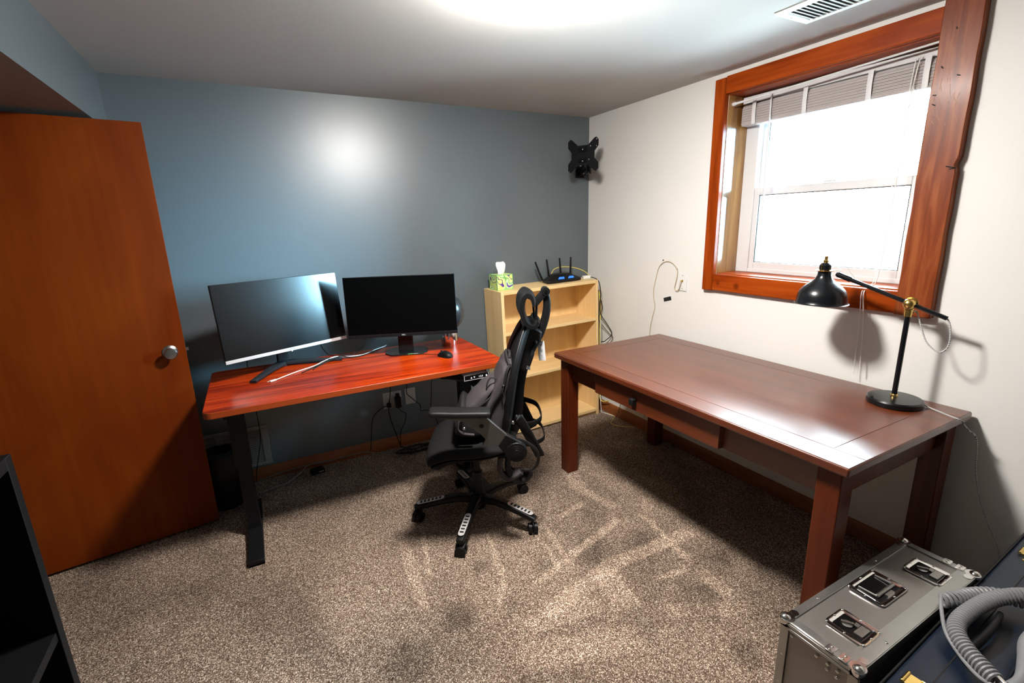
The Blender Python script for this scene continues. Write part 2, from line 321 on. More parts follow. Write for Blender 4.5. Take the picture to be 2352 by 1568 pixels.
def spl(pts, n=8, closed=False):
    P = [Vector(p) for p in pts]; out = []; m = len(P)
    rng = range(m if closed else m - 1)
    for i in rng:
        a = P[i - 1] if (closed or i > 0) else P[0]; b = P[i]; c = P[(i + 1) % m]; d = P[(i + 2) % m] if (closed or i + 2 < m) else P[-1]
        for k in range(n):
            t = k / n
            out.append(.5 * ((2 * b) + (c - a) * t + (2 * a - 5 * b + 4 * c - d) * t * t + (3 * b - a - 3 * c + d) * t ** 3))
    if not closed: out.append(P[-1])
    return out
def rrect(w, h, r, n=5):
    o = []
    for cx, cy, a0 in ((w / 2 - r, h / 2 - r, 0), (-w / 2 + r, h / 2 - r, 90), (-w / 2 + r, -h / 2 + r, 180), (w / 2 - r, -h / 2 + r, 270)):
        for k in range(n + 1): a = R(a0 + 90 * k / n); o.append((cx + r * math.cos(a), cy + r * math.sin(a)))
    return o
def thing(name, label, cat, loc=(0, 0, 0), rot=(0, 0, 0), group=None):
    o = bpy.data.objects.new(name, None); COL.objects.link(o); o.location = loc; o.rotation_euler = rot; o.empty_display_size = .05
    o['label'] = label; o['category'] = cat
    if group: o['group'] = group
    return o
def tag(o, label, cat, group=None):
    o['label'] = label; o['category'] = cat
    if group: o['group'] = group
    return o
def struct(o): o['kind'] = 'structure'; return o
def bx(name, m, x0, x1, y0, y1, z0, z1, parent=None, bevel=0): return MB().box(x0, x1, y0, y1, z0, z1).build(name, m, parent, bevel)
def under(o, par):
    bpy.context.view_layer.update(); o.parent = par; o.matrix_parent_inverse = par.matrix_world.inverted()
    for k in ('label', 'category', 'group'):
        if k in o: del o[k]
    return o
def text(name, body, size, material, M, parent=None, ext=.0006, bold=0):
    cu = bpy.data.curves.new('t', 'FONT'); cu.body = body; cu.size = size; cu.extrude = ext; cu.align_x = 'CENTER'; cu.align_y = 'CENTER'; cu.offset = bold
    t = bpy.data.objects.new('t', cu); COL.objects.link(t); bpy.context.view_layer.update()
    me = bpy.data.meshes.new_from_object(t.evaluated_get(bpy.context.evaluated_depsgraph_get())); bpy.data.objects.remove(t)
    me.transform(M); me.materials.clear(); me.materials.append(MAT[material])
    o = bpy.data.objects.new(name, me); COL.objects.link(o); o.parent = parent; return o
# ------------------------------------------------------------------ room shell
XL, YF = -3.66, -4.3
HS = 2.068
struct(bx('floor', 'carpet', XL - .1, .3, YF - .1, .1, -.06, 0))
struct(bx('ceiling', 'ceiling_paint', XL - .1, .3, YF - .1, .1, H, H + .08))
struct(bx('wall_back', 'blue_paint', XL - .1, 0, 0, .1, 0, H))
WY0, WY1, WZ0, WZ1, WD = -2.22, -1.265, 1.225, 2.212, .26
wr = MB(); wr.box(0, WD, WY1, .1, 0, H); wr.box(0, WD, YF - .1, WY0, 0, H); wr.box(0, WD, WY0, WY1, 0, WZ0); wr.box(0, WD, WY0, WY1, WZ1, H)
struct(wr.build('wall_right', 'white_paint'))
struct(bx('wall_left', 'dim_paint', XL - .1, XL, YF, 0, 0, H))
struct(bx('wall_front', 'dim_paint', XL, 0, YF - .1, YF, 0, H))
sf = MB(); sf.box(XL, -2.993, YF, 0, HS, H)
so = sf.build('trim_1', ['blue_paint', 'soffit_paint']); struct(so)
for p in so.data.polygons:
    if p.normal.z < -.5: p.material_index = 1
b = MB(); b.prism([(0, 0), (0, .086), (-.006, .086), (-.014, .074), (-.014, 0)], XL, 0, 'x'); struct(b.build('baseboard_back', 'base_wood'))
b = MB(); b.prism([(0, 0), (0, .086), (-.006, .086), (-.014, .074), (-.014, 0)], YF, -.014, 'y'); struct(b.build('baseboard_right', 'base_wood_y'))
# ------------------------------------------------------------------ door
DA = R(8.1)
door = bpy.data.objects.new('door_1', None); COL.objects.link(door); struct(door)
door.location = (-2.805, -.395, 0); door.rotation_euler = (0, 0, DA)
DWD = .81
MB().box(-DWD, 0, 0, .035, .015, 2.045).build('door_slab', 'door_wood', door, bevel=.002)
def knob(sgn):
    M = Matrix.Translation((-.065, 0 if sgn < 0 else .035, .985)) @ Matrix.Rotation(R(90 if sgn < 0 else -90), 4, 'X')
    return MB().lathe([(.033, 0), (.033, .004), (.028, .008), (.012, .012), (.011, .030), (.020, .036), (.0265, .046), (.0275, .056), (.024, .062), (.010, .0635)], 32, M)
k = knob(-1).build('door_knob', 'steel_brushed', door); knob(1).build('door_knob', 'steel_brushed', door)
MB().box(-.0005, .0015, .006, .029, .955, 1.015).box(0, .012, .012, .024, .978, .992).build('latch_plate', 'steel_brushed', door)
for z in (.25, 1.05, 1.85):
    MB().cyl((-DWD - .004, -.002, z - .045), (-DWD - .004, -.002, z + .045), .006).build('hinge', 'steel_brushed', door)
# ------------------------------------------------------------------ window
win = bpy.data.objects.new('window_1', None); COL.objects.link(win); struct(win)
bx('casing_board', 'casing_wood_v', -.032, 0, WY1, -1.193, 1.127, 2.297, win, .004)
bx('casing_board', 'casing_wood_h', -.030, 0, WY0, WY1, 2.212, 2.302, win, .003)
bx('casing_board', 'casing_wood_h', -.030, 0, WY0, WY1, 1.130, 1.225, win, .004)
cb = MB()
n = 40
pts = []
for i in range(n + 1):
    z = 1.127 + (2.325 - 1.127) * i / n
    e = -2.345 + .0015 * math.sin(z * 9) + .0010 * math.sin(z * 31)
    if 1.70 < z < 1.735: e += .008
    pts.append((e, z))
pts += [(-2.22 + .0015 * math.sin(z * 23), z) for z in [2.325 - (2.325 - 1.127) * i / 20 for i in range(21)]]
cb.prism(pts, -.040, 0, 'x'); cb.build('casing_board', 'casing_wood_old', win, .003)
nk = MB()
for (y, z, a, l) in ((-2.325, 1.718, .3, .030), (-2.333, 1.712, -.2, .020), (-2.30, 2.045, .4, .012), (-2.235, 1.99, .2, .012), (-2.238, 1.955, .5, .014), (-2.245, 2.085, .9, .012), (-2.27, 2.21, 1.2, .008)):
    nk.cbox((-.0402, y, z), (.0012, l, .004), (a, 0, 0))
nk.build('nick_marks', 'nick', win)
mat('scratch', (.42, .20, .10), .5)
sc_ = MB()
for k_ in range(26):
    y_ = -2.232 - .098 * random.random(); z_ = 1.86 + .26 * random.random() ** 1.1; l_ = .012 + .045 * random.random()
    a_ = random.uniform(-.22, .22) + (.5 if k_ % 5 == 0 else 0)
    sc_.sweep(spl([(-.0403, y_, z_), (-.0403, y_ + .5 * l_ * math.sin(a_) + .002, z_ + l_ * .5), (-.0403, y_ + l_ * math.sin(a_), z_ + l_)], 3), rrect(.0011, .0006, .0002, 1), up=(1, 0, 0))
sc_.build('scratch_marks', 'scratch', win)
jm = MB(); jm.box(.0, .18, WY1 - .004, WY1, WZ0, WZ1)
jm.build('jamb', 'jamb_wood', win)
jm = MB(); jm.box(.0, .18, WY0, WY0 + .004, WZ0, WZ1); jm.build('jamb', 'jamb_wood', win)
bx('jamb', 'casing_wood_h', 0, .18, WY0, WY1, WZ1 - .004, WZ1, win)
bx('window_sill', 'casing_wood_h', 0, .18, WY0, WY1, WZ0, WZ0 + .006, win)
fo = MB(); X0, X1 = .165, .25
fo.box(X0, X1, WY1 - .085, WY1 - .004, WZ0 + .006, WZ1 - .004); fo.box(X0, X1, WY0 + .004, WY0 + .07, WZ0 + .006, WZ1 - .004)
fo.box(X0, X1, WY0 + .07, WY1 - .085, WZ0 + .006, WZ0 + .030); fo.box(X0, X1, WY0 + .07, WY1 - .085, WZ1 - .05, WZ1 - .004)
fo.build('window_frame', 'vinyl', win, .003)
def sash(x0, x1, z0, z1, st, rb, rt):
    a, c = WY1 - .085, WY0 + .07
    s = MB(); s.box(x0, x1, a - st, a, z0, z1); s.box(x0, x1, c, c + st, z0, z1); s.box(x0, x1, c + st, a - st, z0, z0 + rb); s.box(x0, x1, c + st, a - st, z1 - rt, z1)
    o = s.build('sash', 'vinyl', win, .003)
    xm = (x0 + x1) / 2
    bx('pane', 'pane', xm - .002, xm + .002, c + st - .003, a - st + .003, z0 + rb - .003, z1 - rt + .003, o)
    g = MB()
    for (y0, y1, za, zb) in ((a - st - .004, a - st, z0 + rb, z1 - rt), (c + st, c + st + .004, z0 + rb, z1 - rt), (c + st, a - st, z1 - rt - .004, z1 - rt), (c + st, a - st, z0 + rb, z0 + rb + .003)):
        g.box(x0 + .004, x0 + .016, y0, y1, za, zb)
    g.build('gasket', 'slate_plastic', o)
    return o
sash(.170, .200, 1.252, 1.712, .032, .040, .040)
sash(.208, .238, 1.675, 2.165, .032, .035, .04)
MB().box(.158, .171, -1.80, -1.74, 1.712, 1.722).build('sash_lock', 'vinyl', win, .002)
# mini blind, raised
bl = thing('window_blind', 'white mini blind raised into a bunched roll under the top of the window frame', 'blind', (.125, -1.742, 2.205))
MB().box(-.022, .022, -.462, .462, -.040, -.006).build('headrail', 'vinyl', bl, .002)
sl = MB()
for i in range(16):
    z = -.044 - i * .0062
    w = .030 - .010 * (1 - min(1, i / 3)) + (.002 if i % 2 else 0)
    prof = [(-w, z - .002), (-w * .5, z + .0010), (0, z + .002), (w * .5, z + .0010), (w, z - .002)]
    sl.prism(prof + [(x, zz - .0052) for x, zz in reversed(prof)], -.458, .458, 'y')
sl.build('slats', 'shade_fabric', bl)
MB().sweep([(0, -.458, -.146), (0, .458, -.146)], rrect(.060, .018, .008)).build('bottom_rail', 'shade_fabric', bl)
for y in (.38, .10, -.19, -.40):
    MB().sweep([(-.0375, y, -.035), (-.040, y, -.10), (-.036, y, -.155)], rrect(.022, .0016, .0006, 2), up=(1, 0, 0)).build('ladder_tape', 'vinyl', bl)
MB().tube([(-.035, .285, -.03), (-.040, .28, -.08), (-.044, .27, -.52), (-.045, .265, -.80)], .0045).cyl((-.036, .285, -.03), (-.036, .285, -.015), .004).build('tilt_wand', 'vinyl', bl)
MB().tube(spl([(-.036, -.37, -.03), (-.045, -.36, -.20), (-.046, -.355, -.60), (-.05, -.345, -.93), (-.10, -.34, -.975), (-.168, -.352, -1.00), (-.172, -.365, -1.10), (-.170, -.385, -1.36)], 6), .0022, 6).tube(spl([(-.036, -.355, -.03), (-.043, -.35, -.20), (-.044, -.34, -.60), (-.05, -.335, -.93), (-.10, -.33, -.975), (-.165, -.342, -1.00), (-.170, -.350, -1.10), (-.168, -.36, -1.38)], 6), .0018, 6).build('pull_cord', 'cord_white', bl)
rd = thing('tension_rod', 'thin white tension rod spanning the window opening in front of the blind', 'rod', (.03, -1.742, 2.18), (R(-2.1), 0, 0))
MB().cyl((0, -.455, 0), (0, .30, 0), .0045).cyl((0, .25, 0), (0, .455, 0), .0062).build('rod', 'vinyl', rd)
for s_ in (-1, 1): MB().lathe([(.005, 0), (.009, .006), (.0095, .020), (.007, .026)], 16, Matrix.Translation((0, s_ * .45, 0)) @ Matrix.Rotation(R(-90 * s_), 4, 'X')).build('end_cap', 'vinyl', rd)
# ------------------------------------------------------------------ ceiling fittings
cl = thing('ceiling_light', 'lit frosted dome light flush on the ceiling', 'light', (*LAMP_POS, H))
MB().lathe([(.158, 0), (.158, -.034), (.150, -.036), (.142, -.022)], 48).build('mounting_plate', 'white_plastic', cl)  # lip shaped to hold the dome's side light off the ceiling
MB().lathe([(.136, -.0225), (.134, -.045), (.120, -.068), (.092, -.086), (.05, -.096), (.004, -.099)], 48).build('dome', 'dome', cl)
cv = thing('ceiling_vent', 'white slatted air vent in the ceiling above the window', 'vent', (-.395, -2.045, H))
f = MB(); w2, l2 = .075, .165
f.box(-w2 - .03, w2 + .03, l2, l2 + .03, -.008, 0); f.box(-w2 - .03, w2 + .03, -l2 - .03, -l2, -.008, 0); f.box(-w2 - .03, -w2, -l2, l2, -.008, 0); f.box(w2, w2 + .03, -l2, l2, -.008, 0)
f.build('frame', 'vent_paint', cv, .003)
bx('backing', 'dark_void', -w2, w2, -l2, l2, -.0012, -.0002, cv)
f = MB()
for i in range(17): f.cbox((0, -l2 + .010 + i * .0194, -.0052), (2 * w2, .0212, .0012), (R(22), 0, 0))
f.build('slats', 'vent_paint', cv)
MB().cyl((-.02, l2 + .015, -.0095), (-.02, l2 + .015, -.007), .004).build('screw', 'steel_brushed', cv)
# ------------------------------------------------------------------ wall fittings
gv = thing('return_grille', 'wide off-white slatted air grille low on the blue wall behind the desk', 'grille', (-2.78, 0, .233))
gw, gh = .268, .133
f = MB(); f.box(-gw, gw, -.012, 0, gh - .022, gh); f.box(-gw, gw, -.012, 0, -gh, -gh + .022); f.box(-gw, -gw + .035, -.012, 0, -gh + .022, gh - .022); f.box(gw - .040, gw, -.012, 0, -gh + .022, gh - .022); f.box(-.02, .02, -.012, 0, -gh + .022, gh - .022)
f.build('frame', 'grille_paint', gv, .003)
bx('backing', 'dark_void', -gw + .035, gw - .040, -.003, -.001, -gh + .022, gh - .022, gv)
f = MB()
for i in range(18): f.cbox((-.0, -.0065, -gh + .030 + i * .0121), (2 * gw - .075, .010, .0014), (R(35), 0, 0))
f.build('slats', 'grille_paint', gv)
def plate(name, label, x, z, w, h, axis='back'):
    o = thing(name, label, 'outlet', (x, 0, z)) if axis == 'back' else thing(name, label, 'wall plate', (0, x, z), (0, 0, R(-90)))
    MB().box(-w / 2, w / 2, -.006, 0, -h / 2, h / 2).build('cover', 'grey_plate' if axis == 'back' else 'white_plastic', o, .003)
    return o
p1 = plate('wall_outlet', 'double off-white socket plate with black plugs below the desk', -1.71, .364, .132, .118)
for sx in (-.033, .033):
    for sz in (-.024, .024): MB().lathe([(.0165, 0), (.0165, .002), (.015, .003)], 20, Matrix.Translation((sx, -.0055, sz)) @ Matrix.Rotation(R(90), 4, 'X')).build('socket', 'grey_plate', p1)
p2 = plate('wall_plate', 'single blank off-white plate beside the double socket', -1.58, .367, .078, .118)
MB().lathe([(.004, 0), (.004, .006)], 12, Matrix.Translation((0, -.0055, 0)) @ Matrix.Rotation(R(90), 4, 'X')).build('screw', 'steel_brushed', p2)
p3 = plate('cable_plate', 'white cable outlet plate on the white wall left of the window', -1.015, 1.152, .070, .115, 'r')
MB().lathe([(.0075, 0), (.0075, .004), (.005, .005), (.005, .012)], 16, Matrix.Translation((0, -.0055, .008)) @ Matrix.Rotation(R(90), 4, 'X')).build('connector', 'brass', p3)
for dz in (.042, -.042): MB().lathe([(.0028, 0), (.0028, .002)], 10, Matrix.Translation((0, -.0055, dz)) @ Matrix.Rotation(R(90), 4, 'X')).build('screw', 'cord_grey', p3)
o = MB().tube(spl([(-.020, -1.015, 1.160), (-.022, -1.012, 1.145), (-.014, -.998, 1.108), (-.012, -.975, 1.092), (-.010, -.955, 1.110), (-.008, -.965, 1.165), (-.008, -.972, 1.215), (-.007, -.955, 1.247), (-.007, -.91, 1.275), (-.006, -.855, 1.275), (-.006, -.805, 1.235), (-.006, -.778, 1.150), (-.006, -.762, 1.065), (-.006, -.770, 1.005), (-.006, -.782, .955), (-.006, -.762, .88), (-.006, -.745, .79), (-.006, -.735, .60), (-.006, -.725, .40), (-.006, -.72, .10)], 6), .0027, 8).build('coax_cable', 'cord_beige')
tag(o, 'thin beige cable looping from the wall plate down the white wall behind the table', 'cable')
o = MB().cbox((-.0015, -.890, 1.026), (.003, .066, .026), (R(-17), 0, 0)).build('black_tape', 'nick', None, .0008); tag(o, 'small tilted black rectangle stuck on the white wall below the cable plate', 'tape')
for (y, z, s_) in ((-.836, 1.283, 'upper left'), (-.962, 1.232, 'middle')):
    o = MB().lathe([(.0045, 0), (.0045, .004), (.002, .006)], 12, Matrix.Translation((0, y, z)) @ Matrix.Rotation(R(-90), 4, 'Y')).build('cable_clip', 'nick')
    tag(o, 'tiny dark cable clip at the %s of the looped beige cable' % ('top bend' if s_ == 'upper left' else 'descending part nearest the plate'), 'clip')
# tv mount in the corner
tv = thing('tv_mount', 'black cross-shaped television mount in the upper corner of the walls', 'mount', (-.283, -.305, 2.008), (0, 0, R(-62.9)))
prof = [(-.118, .095), (-.100, .113), (-.085, .106), (-.040, .066), (.040, .066), (.085, .106), (.100, .113), (.118, .095), (.118, .055), (.090, .022), (.088, -.022), (.118, -.055), (.118, -.095), (.100, -.113), (.085, -.106), (.040, -.066), (-.040, -.066), (-.085, -.106), (-.100, -.113), (-.118, -.095), (-.118, -.055), (-.090, -.022), (-.090, .022), (-.118, .055)]
MB().prism(prof, -.0025, .0025, 'y').build('vesa_plate', 'black_metal', tv, .001)
for zz in (.020, -.050): MB().box(-.035, .035, -.006, -.002, zz, zz + .030).build('pivot_slot', 'black_gloss', tv, .002)
for (x, z) in ((0, .038), (0, -.040), (.105, .096), (.105, .052), (.058, .055), (.048, -.032)):
    MB().lathe([(.0042, 0), (.0042, .002), (.002, .003)], 12, Matrix.Translation((x, -.0025 if abs(x) > .01 else -.006, z)) @ Matrix.Rotation(R(90), 4, 'X')).build('screw', 'chrome', tv)
# arm parts reach back to the wall; local frame of the mount
Mi = (Matrix.Translation((-.283, -.305, 2.008)) @ Matrix.Rotation(R(-62.9), 4, 'Z')).inverted()
def L(p): return Mi @ Vector(p)
f = MB(); f.tube([L((-.275, -.30, 1.99)), L((-.235, -.285, 1.985)), L((-.13, -.17, 1.955))], .016, 10); f.build('swivel_arm', 'black_metal', tv)
f = MB(); f.tube([L((-.13, -.17, 1.94)), L((-.088, -.045, 1.93))], .015, 10); f.build('swivel_arm', 'black_metal', tv)
f = MB(); f.cyl(L((-.13, -.17, 1.90)), L((-.13, -.17, 1.985)), .020); f.build('pivot', 'black_metal', tv)
f = MB(); f.box(-.128, -.048, -.008, 0, 1.885, 2.05, Mi); f.box(-.110, -.066, -.05, -.008, 1.90, 1.96, Mi); f.build('wall_bracket', 'black_metal', tv, .002)
MB().cyl(L((-.088, -.0085, 1.975)), L((-.088, -.012, 1.975)), .008).build('lag_bolt', 'steel_brushed', tv); MB().cyl(L((-.088, -.0505, 1.915)), L((-.088, -.053, 1.915)), .005).build('lag_bolt', 'steel_brushed', tv)
# ------------------------------------------------------------------ standing desk
DH = .81
sd = thing('standing_desk', 'height-adjustable desk with a red-brown wood-grain top and black steel legs', 'desk', (-2.728, -.945, 0), (0, 0, 0))
DW, DD = 1.455, .705
def rpoly(w, d, r): return [(x + w / 2, y + d / 2) for x, y in rrect(w, d, r)]
top = MB().prism(rpoly(DW, DD, .035), DH - .030, DH, 'z').build('desktop', ['desk_wood', 'desk_edge'], sd, .0025)
for p in top.data.polygons:
    if p.normal.z < .5: p.material_index = 1
for x in (.098, DW - .13):
    MB().box(x - .038, x + .038, .31, .365, .40, DH - .065).box(x - .032, x + .032, .316, .359, .03, .42).build('leg_column', 'black_metal', sd, .003)
    MB().box(x - .035, x + .035, .038, DD - .06, .0, .028).prism([(.038, .0), (.038, .012), (.30, .040), (.40, .040), (.40, 0)], x - .034, x + .034, 'x').build('foot', 'black_metal', sd, .002)
    MB().box(x - .030, x + .030, .06, DD - .08, DH - .065, DH - .030).build('top_bracket', 'black_metal', sd, .002)
MB().box(.098, DW - .13, .325, .365, DH - .085, DH - .045).build('crossbar', 'black_metal', sd, .002)
# control panel
cp = MB().box(DW - .275, DW - .135, -.035, .06, DH - .058, DH - .031).build('control_panel', 'black_plastic', sd, .006)
fp = MB().prism([(-.036, DH - .060), (-.040, DH - .034), (-.0385, DH - .032), (-.034, DH - .059)], DW - .275, DW - .135, 'x').build('panel_face', 'black_gloss', cp)
MB().box(DW - .276, DW - .134, -.038, -.0345, DH - .061, DH - .059).box(DW - .2765, DW - .274, -.041, -.034, DH - .061, DH - .033).box(DW - .136, DW - .1335, -.041, -.034, DH - .061, DH - .033).build('panel_rim', 'silver_plastic', cp)
MT = Matrix.Translation((DW - .190, -.0395, DH - .047)) @ Matrix.Rotation(R(82), 4, 'X')
gy = MB()
Mx = lambda dx: MT @ Matrix.Translation((dx, 0, .0))
gy.prism([(-.004, -.004), (.004, -.004), (0, .004)], 0, .0007, 'z', Mx(-.045)); gy.prism([(-.004, .004), (.004, .004), (0, -.004)], 0, .0007, 'z', Mx(-.028))
gy.build('arrow_marks', 'led_white', fp)
text('digits', '1 2 3', .012, 'led_white', MT @ Matrix.Translation((.010, 0, 0)), fp)
gy = MB(); gy.lathe([(.0042, 0), (.0042, .0007)], 12, Mx(.043)); gy.build('timer_mark', 'led_white', fp)
# ------------------------------------------------------------------ monitors
def local(pt, org, rz):
    v = Matrix.Rotation(-rz, 3, 'Z') @ (Vector(pt) - Vector(org)); return v
mz = R(22.5)
m1 = thing('monitor', 'wider monitor with a silver lower bezel on a forked dark stand, nearest the door', 'monitor', (-2.375, -.315, DH), (0, 0, mz), 'two monitors on the standing desk')
C1 = local((-2.334, -.398, 1.110), (-2.375, -.315, DH), mz); tilt = 6.6
MM = Matrix.Translation(C1) @ Matrix.Rotation(R(-tilt), 4, 'X')
w, h = .672, .393
MB().box(-w / 2, w / 2, .0, .012, -h / 2, h / 2, MM).box(-w / 2 + .08, w / 2 - .08, .012, .040, -h / 2 + .03, h / 2 - .07, MM).build('housing', 'black_plastic', m1, .002)
MB().box(-w / 2 + .003, w / 2 - .003, -.0025, .0, -h / 2 + .014, h / 2 - .002, MM).build('display_panel', 'screen', m1)
bz = MB().box(-w / 2, w / 2, -.005, .0, -h / 2 - .002, -h / 2 + .0155, MM).build('lower_bezel', 'silver_plastic', m1, .001)
text('maker_mark', 'SAMSUNG', .0085, 'ink', MM @ Matrix.Translation((0.0, -.0052, -h / 2 + .0075)) @ Matrix.Rotation(R(90), 4, 'X'), bz, .0003)
MB().ball(MM @ Vector((0, -.003, -h / 2 - .004)), .0035, 10).build('power_light', 'led_white', bz)
f = MB(); f.sweep([(0, 0, .004), (0, -.002, .05), (0, -.012, .16), (0, -.035, .28)], rrect(.062, .018, .006), up=(0, 1, 0)); f.build('stand_neck', 'black_plastic', m1, .0)
def arm(p0, p1, p2):
    return MB().sweep(spl([p0, p1, p2], 5), rrect(.030, .012, .003, 2), up=(0, 0, 1), scales=None)
a = local((-2.530, -.592, DH), (-2.375, -.315, DH), mz); c = local((-2.066, -.392, DH), (-2.375, -.315, DH), mz)
st = MB()
for e in (a, c):
    e = Vector((e.x, e.y, 0)); q = e * .45
    st.sweep([(0, .0, .017), (q.x, q.y, .017), (e.x, e.y, .008)], rrect(.046, .016, .004, 2), up=(0, 0, 1), scales=[1.25, 1, .75])
st.lathe([(.030, .001), (.030, .026), (.024, .03)], 20)
st.build('stand_base', 'slate_plastic', m1)
mz2 = R(-20.6)
O2 = (-1.685, -.412, DH)
m2 = thing('monitor', 'all-black monitor on an eight-sided black foot, right of the silver-edged one', 'monitor', O2, (0, 0, mz2), 'two monitors on the standing desk')
C2 = local((-1.722, -.503, 1.106), O2, mz2); MM = Matrix.Translation(C2) @ Matrix.Rotation(R(-1.8), 4, 'X')
w, h = .632, .353
MB().box(-w / 2, w / 2, .0, .010, -h / 2, h / 2, MM).box(-w / 2 + .12, w / 2 - .12, .010, .045, -h / 2 + .06, h / 2 - .06, MM).build('housing', 'black_plastic', m2, .002)
MB().box(-w / 2 + .004, w / 2 - .004, -.002, .0, -h / 2 + .018, h / 2 - .004, MM).build('display_panel', 'screen_matte', m2)
bz = MB().box(-w / 2, w / 2, -.004, .0, -h / 2 - .001, -h / 2 + .017, MM).build('lower_bezel', 'black_plastic', m2, .001)
text('maker_mark', 'DELL', .0095, 'silver_plastic', MM @ Matrix.Translation((0.0, -.0042, -h / 2 + .008)) @ Matrix.Rotation(R(90), 4, 'X'), bz, .0003, .0002)
MB().box(-w / 2, w / 2, -.0044, -.004, -h / 2 + .0165, -h / 2 + .0172, MM).build('bezel_line', 'arm_metal', bz)
MB().prism([(.045 * sx, z) for sx, z in ((-1, .005), (-.9, .34), (.9, .34), (1, .005))], C2.y + .045, C2.y + .075, 'y').build('stand_neck', 'black_plastic', m2, .003)
f = MB(); q = [(.125, .045), (.085, .095), (-.085, .095), (-.125, .045), (-.125, -.045), (-.085, -.095), (.085, -.095), (.125, -.045)]
f.prism(q, 0, .007, 'z', Matrix.Translation((0, -.01, 0))); sb = f.build('stand_foot', 'black_plastic', m2, .002)
MB().box(.012, .042, -.104, -.098, .007, .0076).build('sticker', 'green_print', sb); MB().box(.045, .072, -.104, -.098, .007, .0076).build('sticker', 'silver_plastic', sb)
# device behind right monitor
dv = thing('desk_speaker', 'rounded dark glossy device on a silver cylinder, half hidden behind the right monitor', 'device', (-1.405, -.405, DH))
MB().lathe([(.052, 0), (.053, .004), (.053, .105), (.050, .112)], 40).build('cylinder_base', 'chrome', dv)
MB().lathe([(.050, .112), (.066, .120), (.088, .145), (.101, .185), (.104, .220), (.098, .258), (.080, .290), (.045, .312), (.004, .318)], 40).build('dome_top', 'glass_smoke', dv)
# mouse
ms = thing('computer_mouse', 'small black computer mouse on the desk by the silver cylinder', 'mouse', (-1.534, -.668, DH), (0, 0, R(112)))
v = []; f_ = []; nu, nv = 14, 8
for i in range(nu + 1):
    t = i / nu; x = -.055 + .110 * t; wd = .031 * (1 - abs(2 * t - 1) ** 3.2) ** .5 * (1 - .12 * math.sin(math.pi * t)); hh = .036 * (math.sin(math.pi * min(1, t * .86 + .10)) ** .75) * (1 if t > 0 and t < 1 else .4)
    for j in range(nv + 1):
        a = math.pi * j / nv; v.append((x, wd * math.cos(a), .001 + hh * math.sin(a) ** .8))
for i in range(nu):
    for j in range(nv): f_.append((i * (nv + 1) + j, i * (nv + 1) + j + 1, (i + 1) * (nv + 1) + j + 1, (i + 1) * (nv + 1) + j))
f_ += [tuple(i * (nv + 1) for i in range(nu + 1)) + tuple(i * (nv + 1) + nv for i in range(nu, -1, -1))]
mb = MB(); mb.add(v, f_); mb.build('body', 'black_plastic', ms)
MB().cyl((.028, -.004, .028), (.028, .004, .028), .0065, n=16).build('scroll_wheel', 'cord_black', ms)
o = MB().tube(spl([(.054, 0, .006), (.085, .006, .003), (.12, .03, .003), (.17, .05, .003), (.23, .045, .003)], 6), .0018, 6).build('cable', 'cord_black', ms)
# cables on the desk
Z = DH
o = thing('phone_cable', 'white charging cable lying across the desk among black cords', 'cable', (0, 0, 0))
MB().tube(spl([(-2.425, -.606, Z + .005), (-2.324, -.513, Z + .004), (-2.224, -.443, Z + .004), (-2.17, -.405, Z + .012), (-2.10, -.372, Z + .020), (-2.03, -.379, Z + .012), (-1.94, -.371, Z + .008), (-1.855, -.295, Z + .008), (-1.79, -.24, Z + .006), (-1.76, -.20, Z + .004)], 8), .0030, 8).build('lead', 'cord_white', o)
MB().cbox((-2.440, -.612, Z + .005), (.034, .013, .007), (0, 0, R(28))).box(-.008, .003, -.003, .003, -.001, .001, Matrix.Translation((-2.460, -.622, Z + .005))).build('plug', 'white_plastic', o, .0015)
black = [[(-2.30, -.55, .004), (-2.22, -.47, .006), (-2.12, -.40, .020), (-2.02, -.395, .010), (-1.92, -.36, .006), (-1.80, -.25, .004)],
         [(-2.17, -.19, .13), (-2.15, -.22, .05), (-2.12, -.28, .012), (-2.08, -.37, .022), (-2.0, -.40, .010), (-1.90, -.345, .006), (-1.82, -.26, .004)],
         [(-1.85, -.25, .10), (-1.93, -.30, .04), (-2.0, -.35, .012), (-2.07, -.385, .024), (-2.2, -.46, .006), (-2.24, -.52, .004)]]
lab = ['black cord with a bare end crossing under the white cable on the desk', 'thin black cord dropping from the silver-edged monitor to the desk', 'thin black cord slanting down from behind the all-black monitor']
for p, l in zip(black, lab):
    o = MB().tube(spl([(x, y, Z + z) for x, y, z in p], 8), .0025, 6).build('video_cable', 'cord_black'); tag(o, l, 'cable', 'cords on the desk')
o = MB().tube(spl([(-2.555, -.245, .80), (-2.556, -.236, .70), (-2.552, -.10, .36), (-2.575, -.07, .22), (-2.60, -.06, .12), (-2.62, -.06, .02)], 8), .0025, 6).tube([(-2.552, -.238, 1.05), (-2.555, -.236, .79)], .0025, 6).build('power_cord', 'cord_black'); under(o, m1)
